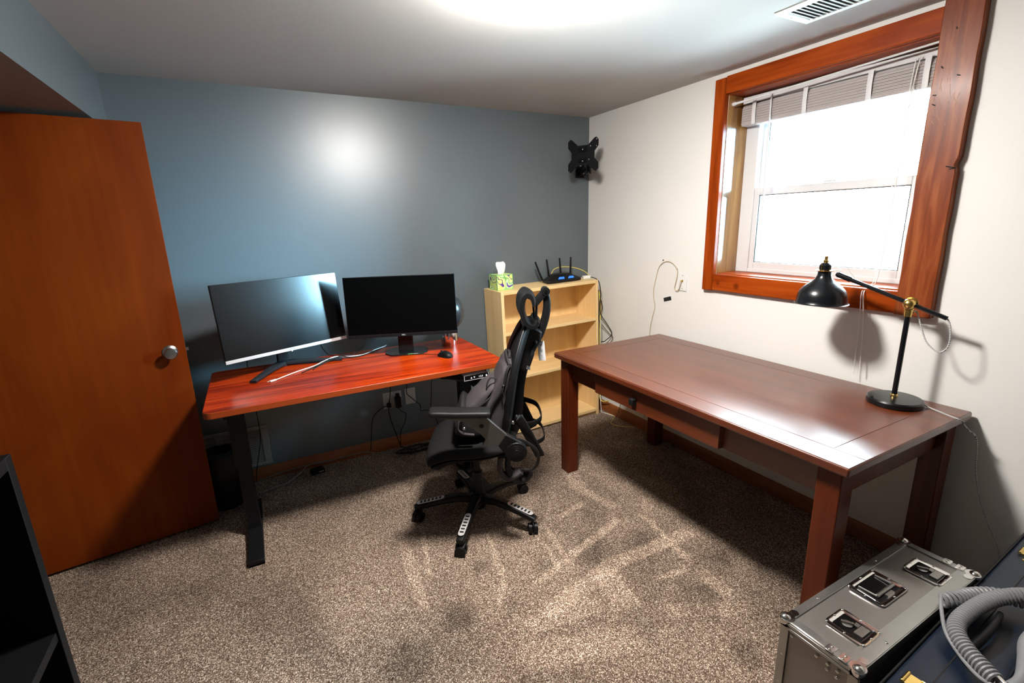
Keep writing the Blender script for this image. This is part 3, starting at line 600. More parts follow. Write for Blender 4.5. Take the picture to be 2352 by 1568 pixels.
# under-desk plugs and cords
def cordo(name, label, pts, r=.003, m='cord_black', cat='cord', group=None):
    o = MB().tube(spl(pts, 8), r, 6).build(name, m); return tag(o, label, cat, group)
pg1 = pg = thing('power_plug', 'chunky black plug adapter in the right side of the double socket', 'plug', (-1.677, -.007, .350))
MB().box(-.020, .020, -.045, 0, -.040, .038).build('body', 'black_plastic', pg, .006)
MB().box(-.012, .012, -.030, -.006, .036, .062).build('strain_relief', 'black_plastic', pg, .003)
pg2 = pg = thing('power_plug', 'smaller black plug in the left side of the double socket with cords fanning out', 'plug', (-1.742, -.007, .335))
MB().box(-.014, .014, -.030, 0, -.015, .016).build('body', 'black_plastic', pg, .004)
MB().cyl((0, -.02, .01), (.006, -.024, .05), .006, .003).build('strain_relief', 'black_plastic', pg)
under(cordo('power_cord', 'black cord rising from the left plug to the desk underside', [(-1.735, -.03, .38), (-1.728, -.04, .44), (-1.722, -.10, .62), (-1.72, -.20, .775)], .0028, group='cords around the double socket'), pg2)
under(cordo('power_cord', 'black cord curving left and down the wall from the double socket', [(-1.75, -.03, .335), (-1.80, -.03, .325), (-1.86, -.03, .27), (-1.88, -.03, .18), (-1.90, -.03, .03)], .0028, group='cords around the double socket'), pg2)
under(cordo('power_cord', 'black cord dropping straight from the left plug into the tangle', [(-1.745, -.03, .32), (-1.748, -.03, .28), (-1.735, -.03, .20), (-1.71, -.035, .10), (-1.69, -.05, .01)], .0032, group='cords around the double socket'), pg2)
under(cordo('power_cord', 'black cord bowing right below the chunky plug adapter', [(-1.675, -.035, .315), (-1.665, -.03, .28), (-1.63, -.03, .25), (-1.645, -.03, .18), (-1.68, -.035, .12), (-1.69, -.04, .02)], .0028, group='cords around the double socket'), pg1)
under(cordo('power_cord', 'black cord crossing the blank single plate and running right', [(-1.625, -.20, .775), (-1.620, -.10, .52), (-1.608, -.02, .40), (-1.575, -.015, .355), (-1.54, -.015, .315), (-1.515, -.015, .285), (-1.515, -.02, .245), (-1.46, -.02, .235), (-1.41, -.03, .16), (-1.38, -.05, .02)], .0028, group='cords around the double socket'), sd)
under(cordo('power_cord', 'black cord hanging from the desk underside left of the control panel', [(-1.50, -.35, .775), (-1.465, -.33, .66), (-1.50, -.28, .55), (-1.485, -.2, .42), (-1.47, -.12, .30)], .0028), sd)
cordo('extension_cord', 'black cord lying on the carpet below the double socket', [(-1.69, -.06, .02), (-1.62, -.12, .008), (-1.5, -.10, .008), (-1.40, -.16, .008), (-1.32, -.12, .008)], .0035)
cordo('extension_cord', 'pale cord running along the carpet and baseboard under the desk', [(-2.64, -.05, .008), (-2.49, -.035, .03), (-2.33, -.03, .035), (-2.18, -.03, .03), (-1.96, -.035, .035), (-1.85, -.06, .012), (-1.75, -.08, .008)], .0035, 'cord_grey')
cordo('extension_cord', 'pale cord curving across the carpet behind the left desk leg', [(-2.60, -.20, .008), (-2.53, -.175, .008), (-2.44, -.15, .010), (-2.36, -.08, .022), (-2.30, -.045, .045), (-2.18, -.045, .04)], .0035, 'cord_grey')
pb = thing('power_adapter', 'small black power brick on the carpet below the desk', 'adapter', (-2.262, -.10, .0), (0, 0, R(8)))
MB().box(-.042, .042, -.026, .026, 0, .030).build('body', 'black_plastic', pb, .004)
MB().box(.005, .034, -.0268, -.026, .012, .017).build('sticker', 'silver_plastic', pb)
tg = MB()
for k in range(7):
    ph = k * .9; tg.tube([(-1.60 + .10 * math.cos(t * .6 + ph) + .02 * k - .05, -.13 + .05 * math.sin(t * .6 + ph), .010 + .006 * (1 + math.sin(t * 1.3 + k))) for t in range(12)], .0032, 6, closed=False)
tag(tg.build('cord_bundle', 'cord_black'), 'tangled bundle of black cords heaped on the carpet under the right half of the desk', 'cords')
# bin
bn = thing('waste_bin', 'black waste bin between the door and the left desk leg', 'bin', (-2.765, -.215, 0))
MB().lathe([(.085, .0), (.092, .02), (.112, .235), (.108, .235), (.088, .02), (.003, .015)], 36, Matrix.Diagonal((1, .9, 1, 1)), caps=False).build('body', 'black_plastic', bn)
MB().lathe([(.117, .20), (.120, .225), (.120, .300), (.112, .335), (.075, .345), (.070, .300)], 36, Matrix.Diagonal((1, .9, 1, 1)), caps=False).build('bin_liner', 'black_matte', bn)
# ------------------------------------------------------------------ bookshelf and what stands on it
bs = thing('bookshelf', 'pale maple low bookcase with two empty shelves in the room corner', 'bookcase', (-.110, -.288, .0), (0, R(-1.5), 0))
bs.location = (-.090, -.288, .0015)
BW, BH, BD = .845, 1.112, .278
bx('side_panel', 'maple', -BW, -BW + .022, 0, BD, 0, BH, bs, .001); bx('side_panel', 'maple', -.022, 0, 0, BD, 0, BH, bs, .001)
bx('top_panel', 'maple_h', -BW + .022, -.022, 0, BD, BH - .024, BH, bs, .001)
bx('back_panel', 'maple', -BW + .022, -.022, BD - .005, BD, .05, BH - .024, bs)
for z in (.815, .475, .050): bx('shelf', 'maple_h', -BW + .022, -.022, .002, BD - .005, z - .022, z, bs, .001)
bx('kick_board', 'maple_h', -BW + .022, -.022, .020, .034, 0, .028, bs)
ca, sa = math.cos(R(-1.5)), math.sin(R(-1.5))
def shelf_top(x):  # height of the leaning shelf's top at world x
    # local point (lx,.,BH) -> world x = X0 + lx*ca + BH*sa , z = -lx*sa + BH*ca
    lx = (x + .090 - BH * sa) / ca; return .0015 - lx * sa + BH * ca
def on_shelf(name, label, cat, x, y, rz=0):
    o = thing(name, label, cat, (x, y, shelf_top(x) + .0003)); o.rotation_euler = Euler((0, R(-1.5) * 1, rz)); return o
tx = on_shelf('tissue_box', 'green and purple patterned tissue box with a tissue pulled up, on the bookcase', 'tissue box', -.882, -.140)
MB().box(-.062, .062, -.062, .062, 0, .108).build('box', 'tissue_print', tx, .001)
q_ = .0622
for k_ in range(4):
    g = MB(); Mq = Matrix.Rotation(R(90 * k_), 4, 'Z')
    g.box(q_ - .003, q_ + .0006, q_ - .003, q_ + .0006, 0, .108, Mq); g.box(-q_, q_, q_ - .003, q_ + .0004, .1045, .1086, Mq); g.box(-q_, q_, q_ - .003, q_ + .0004, 0, .004, Mq)
    g.build('edge_print', 'green_print', tx)
t = MB(); n = 24; rows = []
for k in range(9):
    z = .100 + .095 * k / 8; q = k / 8; w = .014 + .028 * q ** .7 * (1 if k < 8 else .55)
    rows.append([((w + .006 * math.sin(3 * a_ + 5 * q) + .004 * math.sin(7 * a_ + 2 * q)) * math.cos(a_) + .005 * q, (w * .45 + .005 * math.sin(4 * a_ + 3 * q)) * math.sin(a_), z + .006 * math.sin(3 * a_) * q) for a_ in [2 * math.pi * i / n for i in range(n)]])
v = [p for r_ in rows for p in r_]; fc = [(k * n + i, k * n + (i + 1) % n, (k + 1) * n + (i + 1) % n, (k + 1) * n + i) for k in range(8) for i in range(n)] + [tuple(range(8 * n, 9 * n))]
t.add(v, fc); t.build('tissue', 'tissue', tx, sub=1)
rt = on_shelf('wireless_router', 'black angular router with four antennas and blue lights on the bookcase', 'router', -.372, -.150, R(0))
q = [(-.155, -.052), (-.120, -.064), (.120, -.064), (.155, -.052), (.135, .050), (.05, .075), (-.05, .075), (-.135, .050)]
b_ = MB(); n = len(q)
v = [(x, y, .004) for x, y in q] + [(x, y, .020) for x, y in q] + [(x * .45, y * .55 + .012, .060) for x, y in q]
b_.add(v, [tuple(range(n)), tuple(range(3 * n - 1, 2 * n - 1, -1))] + [(k * n + i, k * n + (i + 1) % n, (k + 1) * n + (i + 1) % n, (k + 1) * n + i) for k in range(2) for i in range(n)])
for sx in (-1, 1): b_.cyl((sx * .09, -.03, 0), (sx * .09, -.03, .005), .008); b_.cyl((sx * .07, .04, 0), (sx * .07, .04, .005), .008)
b_.build('body', 'black_plastic', rt, .002)
for (x, lean, y) in ((-.140, -.37, .045), (-.062, -.14, .062), (.045, -.06, .062), (.122, .05, .045)):
    f = MB(); f.cbox((0, 0, .010), (.014, .014, .022)); f.sweep([(0, 0, .018), (0, 0, .155)], rrect(.017, .009, .003, 2), up=(0, 1, 0), scales=[1, .78])
    a_ = f.build('antenna', 'black_plastic', rt, .001); a_.location = (x, y, .020); a_.rotation_euler = (0, lean, 0)
for (x0, x1) in ((-.060, -.006), (.030, .080)):
    MB().prism([(x0, .026), (x0 + .012, .044), (x1, .042), (x1 - .002 + .008, .022)], -.0565, -.0550, 'y', Matrix.Translation((0, .0, 0)) ).build('light_strip', 'led_blue', rt).rotation_euler = (0, 0, 0)
ad = on_shelf('network_adapter', 'small white box beside the router at the shelf corner', 'adapter', -.150, -.180, R(-15))
MB().box(-.030, .030, -.018, .018, 0, .026).build('body', 'white_plastic', ad, .004)
T = shelf_top(-.2)
cordo('ethernet_cable', 'yellow network cable arching from the router and down beside the bookcase', [(-.40, -.06, T + .050), (-.37, -.06, T + .085), (-.30, -.08, T + .100), (-.20, -.11, T + .085), (-.12, -.14, T + .045), (-.075, -.16, T - .03), (-.052, -.19, T - .16), (-.048, -.20, T - .30), (-.045, -.20, T - .52), (-.045, -.20, .40), (-.045, -.21, .05)], .0032, 'cord_yellow', 'cable')
cordo('ethernet_cable', 'second yellow cable hanging straight between bookcase and white wall', [(-.050, -.215, T - .10), (-.040, -.225, T - .25), (-.040, -.22, T - .45), (-.042, -.22, .45), (-.045, -.24, .12), (-.04, -.35, .12)], .0042, 'cord_yellow', 'cable')
under(cordo('power_cord', 'black cord looping out from the white box and down beside the bookcase', [(-.135, -.185, T + .012), (-.10, -.20, T + .010), (-.078, -.245, T - .02), (-.070, -.262, T - .12), (-.068, -.25, T - .22), (-.045, -.24, T - .29), (-.030, -.30, T - .36), (-.020, -.345, T - .43), (-.035, -.28, T - .50), (-.045, -.235, T - .54), (-.045, -.22, .3), (-.045, -.22, .05)], .0035, 'cord_black', 'cord'), ad)
under(cordo('power_cord', 'thin black cord tucked right behind the yellow cables beside the bookcase', [(-.062, -.20, T - .06), (-.045, -.22, T - .14), (-.030, -.235, T - .24), (-.045, -.21, T - .33), (-.025, -.30, T - .42), (-.015, -.35, T - .47), (-.03, -.25, T - .60), (-.045, -.21, .35), (-.04, -.24, .1)], .0025, 'cord_black', 'cord'), rt)
cordo('antenna_cable', 'white cable hanging behind the bookcase edge', [(-.062, -.255, T - .32), (-.060, -.258, T - .42), (-.060, -.26, .45), (-.050, -.25, .2), (-.05, -.27, .01), (-.055, -.30, .008), (-.03, -.41, .008)], .0032, 'cord_white', 'cable')
cordo('telephone_wire', 'thin yellowish wire snaking on the carpet by the bookcase foot', [(-.055, -.30, .008), (-.028, -.40, .008), (-.06, -.44, .008), (-.13, -.49, .008), (-.145, -.53, .008), (-.12, -.59, .008), (-.05, -.65, .008)], .0022, 'cord_yellow', 'wire')
cordo('antenna_cable', 'thin dark cable against the white wall under the table top', [(-.02, -.44, .28), (-.02, -.47, .16), (-.03, -.46, .06), (-.04, -.44, .01)], .002, 'cord_black', 'cable')
# ------------------------------------------------------------------ writing table
TX0, TX1, TY0, TY1, TH = -.898, -.022, -2.533, -.852, .780
tbx = thing('writing_table', 'large dark cherry wooden table with a centre drawer under the window', 'table', (TX0, TY0, 0))
TW, TL = TX1 - TX0, TY1 - TY0
def tt(name, m, x0, x1, y0, y1, z0, z1, parent=tbx, bevel=.003): return bx(name, m, x0, x1, y0, y1, z0, z1, parent, bevel)
tp = MB(); tp.box(0, TW, 0, TL, TH - .034, TH - .0015)
bw = .105
tp.build('tabletop', 'table_wood', tbx, .006)
# framed top: four border boards and field, separated by fine grooves
ff = MB(); g = .0012
ff.box(.004, bw - g, .004, TL - .004, TH - .003, TH); ff.box(TW - bw + g, TW - .004, .004, TL - .004, TH - .003, TH)
ff.box(bw + g, TW - bw - g, .004, bw - g, TH - .003, TH); ff.box(bw + g, TW - bw - g, TL - bw + g, TL - .004, TH - .003, TH); ff.box(bw + g, TW - bw - g, bw + g, TL - bw - g, TH - .003, TH)
ff.build('top_veneer', 'table_wood', tbx, .0006)
lw = .078; o_ = .030
for x in (o_, TW - o_ - lw):
    for y in (o_, TL - o_ - lw): tt('leg', 'table_leg_wood', x, x + lw, y, y + lw, 0, TH - .034, bevel=.004)
az = TH - .034 - .125
tt('apron', 'table_wood', o_ + .030, o_ + .052, o_ + lw, TL - o_ - lw, az, TH - .034); tt('apron', 'table_wood', TW - o_ - .052, TW - o_ - .030, o_ + lw, TL - o_ - lw, az, TH - .034)
tt('apron', 'table_leg_wood', o_ + lw, TW - o_ - lw, o_ + .030, o_ + .052, az, TH - .034); tt('apron', 'table_leg_wood', o_ + lw, TW - o_ - lw, TL - o_ - .052, TL - o_ - .030, az, TH - .034)
dr = tt('drawer', 'table_wood', o_ + .002, o_ + .030, .50, 1.315, az + .004, TH - .046)
tt('drawer_pull', 'black_matte', o_ - .028, o_ + .002, .982, 1.010, az + .038, az + .072, dr)
# cables / lamp cord
# ------------------------------------------------------------------ desk lamp
LX, LY = -.165, -2.322
lp = thing('desk_lamp', 'black metal desk lamp with brass joints standing on the dark table', 'lamp', (LX, LY, TH))
z0 = TH
MB().lathe([(.094, 0), (.097, .003), (.097, .020), (.092, .026), (.02, .029), (.001, .029)], 56, Matrix.Translation((-.004, -.006, .0006))).build('base', 'lamp_black', lp)
MB().cyl((0, 0, .028), (0, 0, .385), .0095, n=24).build('pole', 'lamp_black', lp)
MB().lathe([(.013, .028), (.013, .036), (.0105, .040)], 24).lathe([(.0125, .368), (.0125, .392), (.016, .396), (.016, .402)], 24).build('collar', 'brass', lp)
JZ = 1.2006 - z0
P0 = Vector((-.222 - LX, -2.062 - LY, 1.303 - z0)); PJ = Vector((0, 0, JZ)); PT = Vector((.0095, -.115, 1.155 - z0))
dirn = (P0 - PJ).normalized(); PT = PJ - dirn * .128
MB().cyl(PT, P0, .0085, n=16).cyl(P0 - dirn * .06, P0 - dirn * .005, .0115, n=16).build('arm', 'lamp_black', lp)
side = dirn.cross(Vector((0, 0, 1))).normalized()
MB().ball(PJ - side * .014, .021, 24, (1, 1, 1)).cyl(PJ + side * .010, PJ + side * .030, .024, n=28).cyl((0, 0, JZ - .045), (0, 0, JZ - .008), .0135, n=20).build('joint', 'brass', lp)
SX, SY = -.232 - LX, -2.018 - LY
Ms = Matrix.Translation((SX, SY, 1.170 - z0))
sh = MB().lathe([(.1065, 0), (.103, .002), (.100, .006), (.0975, .018), (.096, .034), (.089, .056), (.070, .078), (.048, .095), (.033, .110), (.027, .124), (.0255, .142), (.0235, .142), (.025, .124), (.031, .109), (.046, .093), (.068, .076), (.087, .054), (.094, .033), (.0955, .018), (.098, .006)], 56, Ms, caps=False).build('shade', 'lamp_black', lp)
MB().lathe([(.027, .140), (.036, .143), (.037, .146), (.027, .149)], 40, Ms).cbox((SX + .012, SY - .045, .148 + 1.170 - z0 + -.001), (.014, .028, .003), (0, 0, 0)).build('shade_ring', 'brass', lp)
MB().lathe([(.0235, .149), (.0235, .168), (.016, .178), (.010, .18)], 28, Ms).build('socket_cap', 'lamp_black', lp)
for s_ in (-1, 1): MB().tube([Ms @ Vector((s_ * .027, 0, .146)), Ms @ Vector((s_ * .0275, 0, .185))], .0014, 6).build('bracket_rod', 'brass', lp)
MB().lathe([(.010, .176), (.011, .188), (.007, .192), (.007, .205), (.004, .208)], 16, Ms).build('finial', 'brass', lp)
top_ = Ms @ Vector((0, 0, .206))
MB().tube(spl([top_, top_ + Vector((.004, -.03, .004)), P0 + Vector((.0, -.005, .045)) - dirn * .03, P0 - dirn * .075 + Vector((0, 0, .011))], 8), .0016, 6).build('shade_wire', 'cord_cloth', lp)
MB().tube(spl([PT, PT + Vector((.003, -.012, -.03)), PT + Vector((.003, -.018, -.10)), PT + Vector((.003, .005, -.135)), PT + Vector((.003, .05, -.105)), PT + Vector((.003, .080, -.04)), PT + Vector((.002, .100, .012)), Vector((.008, -.012, JZ - .035))], 8), .0027, 8).build('arm_cord', 'cord_cloth', lp)
MB().cyl((-.075, .045, .024), (-.075, .045, .030), .004).build('switch', 'black_plastic', lp)
MB().tube(spl([(.055, -.085, .008), (.040, -.115, .005), (.0, -.205, .005), (.01, -.222, -.002), (.055, -.232, -.045), (.12, -.245, -.10), (.135, -.262, -.25), (.137, -.31, -.40), (.137, -.37, -.52), (.137, -.40, -.66), (.136, -.40, -.74)], 8), .0027, 8).build('power_cable', 'cord_cloth', lp)
# ------------------------------------------------------------------ office chair
CH = thing('office_chair', 'black mesh ergonomic office chair on casters with a reclined headrest', 'chair', (-1.54, -1.078, 0), (0, 0, R(155)))
MB().lathe([(.020, .052), (.038, .060), (.042, .085), (.042, .128), (.036, .140), (.030, .142)], 28).build('hub', 'black_plastic', CH)
MB().cyl((0, 0, .14), (0, 0, .27), .027, n=24).cyl((0, 0, .26), (0, 0, .40), .016, n=20).build('gas_lift', 'black_metal', CH)
for k in range(5):
    a = R(-141 + 72 * k + 0.0); c_, s_ = math.cos(a), math.sin(a)
    pts = [(.03, .112), (.11, .122), (.20, .113), (.28, .098), (.345, .082)]
    lg = MB(); lg.sweep([(r_ * c_, r_ * s_, z) for r_, z in pts], rrect(.050, .034, .010, 3), up=(0, 0, 1), scales=[1.15, 1.05, .95, .9, .72])
    lo = lg.build('base_leg', 'black_plastic', CH, angle=50)
    Mr = Matrix.Rotation(a, 4, 'Z') @ Matrix.Translation((.258, 0, .1185)) @ Matrix.Rotation(R(9.5), 4, 'Y')
    pd = MB(); pd.prism(rrect(.150, .032, .0155, 6), 0, .003, 'z', Mr); po_ = pd.build('foot_pad', 'silver_plastic', lo, .001)
    sl = MB()
    for j in range(6): sl.prism(rrect(.010, .021, .0045, 3), .0028, .0036, 'z', Mr @ Matrix.Translation((-.052 + j * .0208, 0, 0)))
    sl.build('slots', 'nick', lo)
    wx, wy = .330 * c_, .330 * s_
    ang = a + R(70 + 37 * k); ax = Vector((math.cos(ang), math.sin(ang), 0)); fw = Vector((-ax.y, ax.x, 0))
    cs = MB(); cc_ = Vector((wx, wy, .0275))
    cs.cyl(cc_ - ax * .024, cc_ - ax * .005, .0272, n=24); cs.cyl(cc_ + ax * .005, cc_ + ax * .024, .0272, n=24); cs.cyl(cc_ - ax * .01, cc_ + ax * .01, .008)
    cw = cs.build('caster', 'black_plastic', CH, .002)
    hd = MB(); arc = [cc_ + fw * (.030 * math.cos(t_)) + Vector((0, 0, .030 * math.sin(t_))) for t_ in [R(x_) for x_ in range(-10, 150, 20)]]
    hd.sweep(arc, rrect(.040, .004, .0015, 2), up=None); hd.cyl((wx, wy, .050), (wx, wy, .078), .009); hd.build('hood', 'black_plastic', cw)
# mechanism
MB().box(-.14, .10, -.075, .075, .395, .450).box(-.20, -.10, -.03, .03, .41, .46).build('tilt_mechanism', 'black_plastic', CH, .008)
MB().tube([(.03, .07, .42), (.03, .20, .415), (.03, .235, .41)], .006).ball((.03, .24, .41), .012).build('height_lever', 'black_plastic', CH)
# seat: padded mesh over a shell
def seat_surface(top):
    nx, ny = 18, 14; v = []; f_ = []
    for i in range(nx + 1):
        for j in range(ny + 1):
            u = i / nx * 2 - 1; w_ = j / ny * 2 - 1
            x = .235 * u * math.sqrt(1 - .18 * w_ * w_) + .02; y = .250 * w_ * math.sqrt(1 - .20 * u * u)
            z = .500 - .055 * max(0, u - .25) ** 2 / .56 + .014 * w_ * w_ - .010 * (1 - u * u) + .012 * max(0, -u)
            edge = max(abs(u), abs(w_)); z -= .014 * max(0, edge - .85) / .15
            v.append((x, y, z if top else z - .030 - .02 * (1 - u * u) * (1 - w_ * w_)))
    return v, nx, ny
def closed_pad(vt, vb, nx, ny):
    m = MB(); k = len(vt); f_ = []; I = lambda i, j: i * (ny + 1) + j
    for i in range(nx):
        for j in range(ny):
            f_.append((I(i, j), I(i + 1, j), I(i + 1, j + 1), I(i, j + 1))); f_.append(tuple(k + q_ for q_ in (I(i, j), I(i, j + 1), I(i + 1, j + 1), I(i + 1, j))))
    bd = [I(i, 0) for i in range(nx + 1)] + [I(nx, j) for j in range(1, ny + 1)] + [I(i, ny) for i in range(nx - 1, -1, -1)] + [I(0, j) for j in range(ny - 1, 0, -1)]
    for a_, b_ in zip(bd, bd[1:] + bd[:1]): f_.append((a_, b_, b_ + k, a_ + k))
    m.add(vt + vb, f_); return m
vt, nx, ny = seat_surface(True); vb, _, _ = seat_surface(False)
closed_pad(vt, vb, nx, ny).build('seat', 'mesh_black', CH, sub=1)
sh_ = [(x * .93, y * .95, z - .034) for x, y, z in vt]; sb_ = [(x * .80, y * .80, z - .062) for x, y, z in vt]
closed_pad(sh_, sb_, nx, ny).build('seat_shell', 'black_plastic', CH)
# backrest mesh and frame (curved outline)
bp = [(-.150, .520, .200), (-.165, .60, .215), (-.180, .70, .222), (-.200, .82, .215), (-.228, .93, .180), (-.262, 1.02, .120), (-.285, 1.065, .085)]
bpath = spl([(x, w_, z) for x, z, w_ in bp], 4)
v = []; f_ = []; ny = 12
for p in bpath:
    for j in range(ny + 1):
        w_ = j / ny * 2 - 1; v.append((p.x + .035 * w_ * w_ - .020, p.y * w_, p.z))
k = len(v); v += [(x - .012, y, z) for x, y, z in v]
nr = len(bpath)
vt_, vb_ = v[:k], v[k:]
closed_pad(vt_, vb_, nr - 1, ny).build('back_mesh', 'mesh_black', CH)
lf = [(p.x + .015, p.y, p.z) for p in bpath]; rt_ = [(p.x + .015, -p.y, p.z) for p in reversed(bpath)]
MB().sweep(lf + rt_, rrect(.030, .024, .008, 3), closed=True).build('back_frame', 'black_plastic', CH)
# spine: broad at the bottom, rising to the headrest hook
sp = spl([(-.150, 0, .445), (-.205, 0, .52), (-.225, 0, .64), (-.240, 0, .76), (-.270, 0, .87), (-.318, 0, .965), (-.350, 0, 1.02), (-.378, 0, 1.10), (-.386, 0, 1.17), (-.377, 0, 1.228)], 5)
n = len(sp); MB().sweep(sp, rrect(.040, .048, .014, 3), up=(1, 0, 0), scales=[1.5 - .8 * (i / (n - 1)) ** .7 for i in range(n)]).build('back_spine', 'black_plastic', CH, angle=60)
MB().sweep(spl([(-.275, 0, .86), (-.300, 0, .93), (-.318, 0, .985), (-.322, 0, 1.03)], 4), rrect(.150, .016, .006, 3), up=(1, 0, 0), scales=[1.5] + [1.25] * 4 + [1.1] * 4 + [.9] * 3 + [.7]).build('spine_cover', 'arm_metal' if False else 'black_plastic', CH)
# headrest: a curved hollow band with a link to the hook
ring = spl([(-.322, 0, 1.172), (-.318, 0, 1.198), (-.308, 0, 1.222), (-.290, 0, 1.226), (-.272, 0, 1.205), (-.264, 0, 1.170), (-.266, 0, 1.130), (-.280, 0, 1.092), (-.305, 0, 1.070), (-.332, 0, 1.074), (-.343, 0, 1.095)], 5)
hv = []; hf = []; nyh = 10; th_ = .0
sec = []
nrm = []
for i, p in enumerate(ring):
    t_ = (ring[min(i + 1, len(ring) - 1)] - ring[max(i - 1, 0)]).normalized(); nrm.append(Vector((t_.z, 0, -t_.x)))
outer = []; inner = []
for i, p in enumerate(ring):
    q_ = i / (len(ring) - 1); wd = .005 + .009 * math.sin(q_ * math.pi) ** .8 * .72
    outer.append((p.x - nrm[i].x * wd, p.z - nrm[i].z * wd)); inner.append((p.x + nrm[i].x * wd, p.z + nrm[i].z * wd))
prof = outer + inner[::-1]
hb = MB(); kk = len(prof); v = []; f_ = []
ys = [-.125, -.118, -.10, -.05, 0, .05, .10, .118, .125]
for y in ys:
    s_ = 1 if abs(y) < .12 else .965; bend = .9 * y * y
    for (x, z) in prof: v.append(((x + .29) * s_ - .29 + bend, y, (z - 1.155) * s_ + 1.155))
for a_ in range(len(ys) - 1):
    for i in range(kk): f_.append((a_ * kk + i, a_ * kk + (i + 1) % kk, (a_ + 1) * kk + (i + 1) % kk, (a_ + 1) * kk + i))
h_ = len(outer)
for a_, in ((0,), (len(ys) - 1,)):
    for i in range(h_ - 1): f_.append((a_ * kk + i, a_ * kk + i + 1, a_ * kk + kk - 2 - i, a_ * kk + kk - 1 - i))
hb.add(v, f_); hb.build('headrest', 'black_plastic', CH, angle=50)
nk_ = MB(); nk_.prism([(-.268, 1.045), (-.243, .990), (-.222, .935), (-.205, .875), (-.262, .835), (-.305, .930), (-.345, .985), (-.352, 1.035), (-.318, 1.055)], -.070, .070, 'y')
nk_.build('neck_panel', 'black_matte', CH, .008)
lk = MB(); lk.cyl((-.378, -.030, 1.228), (-.378, .030, 1.228), .020, n=24); lk.sweep([(-.378, .022, 1.228), (-.326, .022, 1.168)], rrect(.010, .030, .004, 2), up=(1, 0, .8)); lk.sweep([(-.378, -.022, 1.228), (-.326, -.022, 1.168)], rrect(.010, .030, .004, 2), up=(1, 0, .8)); lk.cyl((-.326, -.03, 1.168), (-.326, .03, 1.168), .013)
lk.build('headrest_link', 'black_plastic', CH)
MB().cyl((-.378, .030, 1.228), (-.378, .034, 1.228), .008).cyl((-.326, .030, 1.168), (-.326, .034, 1.168), .005).build('bolt', 'black_gloss', CH)
MB().tube([(-.335, .018, 1.185), (-.331, .018, 1.095)], .0042).tube([(-.317, .018, 1.165), (-.322, .018, 1.09)], .0042).tube([(-.335, -.018, 1.185), (-.331, -.018, 1.095)], .0042).tube([(-.317, -.018, 1.165), (-.322, -.018, 1.09)], .0042).build('headrest_rods', 'black_metal', CH)
# swing tag
tg = MB().box(-.0006, .0006, -.019, .019, -.105, 0).build('hang_tag', 'paper', CH, 0); tg.location = (-.352, -.010, .972); tg.rotation_euler = (R(4), R(3), R(62)); tg['label'] = 'white paper hang tag'
ik = MB()
for z, w_ in ((-.020, .013), (-.024, .010), (-.045, .014), (-.051, .014), (-.057, .010), (-.078, .004)): ik.box(.0006, .0010, -w_ / 2 - .002, w_ / 2, z - .001, z + .001); ik.box(-.0010, -.0006, -w_ / 2 - .002, w_ / 2, z - .001, z + .001)
ik.build('printed_lines', 'ink', tg)
MB().tube([(-.348, -.01, 1.0), (-.352, -.010, .970)], .001, 5).build('tag_string', 'cord_white', tg).parent = CH
# armrests
for s_ in (1, -1):
    y = .28 * s_
    pdm = MB(); pp = spl([(-.082, 0, .715), (-.02, 0, .718), (.08, 0, .722), (.16, 0, .728), (.195, 0, .728)], 4)
    pdm.sweep([(p.x, y, p.z) for p in pp], rrect(.088, .030, .012, 4), up=(0, 0, 1), scales=[.80, .95] + [1] * 13 + [.92, .78])
    ao = pdm.build('armrest', 'black_matte', CH, .003)
    plp = [(.165, .706), (.10, .706), (-.053, .706), (-.155, .604), (-.117, .552), (-.040, .556), (-.055, .588), (-.029, .618), (.042, .680), (.10, .690)]
    MB().prism(plp, y - .011, y + .011, 'y').build('arm_bracket', 'arm_metal', ao, .003)
    MB().cyl((-.040, y - .0125, .655), (-.040, y + .0125, .655), .010, n=20).build('bracket_screw', 'black_gloss', ao)
    MB().prism([(-.150, .608), (-.225, .560), (-.235, .500), (-.19, .470), (-.150, .500), (-.112, .550)], y - .020, y + .014, 'y').build('arm_post', 'black_plastic', CH, .006)
    dl = MB(); Md = Matrix.Translation((-.198, y + s_ * .010, .516)) @ Matrix.Rotation(R(-90 * s_), 4, 'X')
    dl.lathe([(.050, -.02), (.050, .006), (.046, .010), (.036, .010), (.035, .014), (.028, .014), (.027, .017), (.018, .017), (.017, .019), (.003, .020)], 36, Md); dl.build('pivot_dial', 'black_plastic', CH)
    MB().tube([(-.19, y - .01 * s_, .49), (-.12, .17 * s_, .440), (-.10, .05 * s_, .430)], .016, 8).build('arm_support', 'black_metal', CH)
# lumbar bands behind
def band(z, xb, w_, r_):
    pts = [(-.215, w_, z + .02), (-.27, w_ * .95, z), (xb * .93 - .01, w_ * .6, z - .004), (xb, 0, z - .008), (xb * .93 - .01, -w_ * .6, z - .004), (-.27, -w_ * .95, z), (-.215, -w_, z + .02)]
    return MB().sweep(spl(pts, 6), rrect(.006, .026 * r_, .0025, 2), up=(0, 0, 1)).build('lumbar_band', 'black_plastic', CH)
band(.600, -.345, .185, 1.1); band(.490, -.360, .175, .9)
for s_ in (1, -1):
    MB().sweep(spl([(-.205, .20 * s_, .655), (-.222, .205 * s_, .64), (-.262, .20 * s_, .56), (-.320, .17 * s_, .430)], 4), rrect(.020, .046, .006, 3), up=(1, 0, .6), scales=None).build('lumbar_bracket', 'slate_plastic' if False else 'black_plastic', CH)
    MB().ball((-.188, .215 * s_, .632), .010, 12).build('adjust_knob', 'chrome', CH)
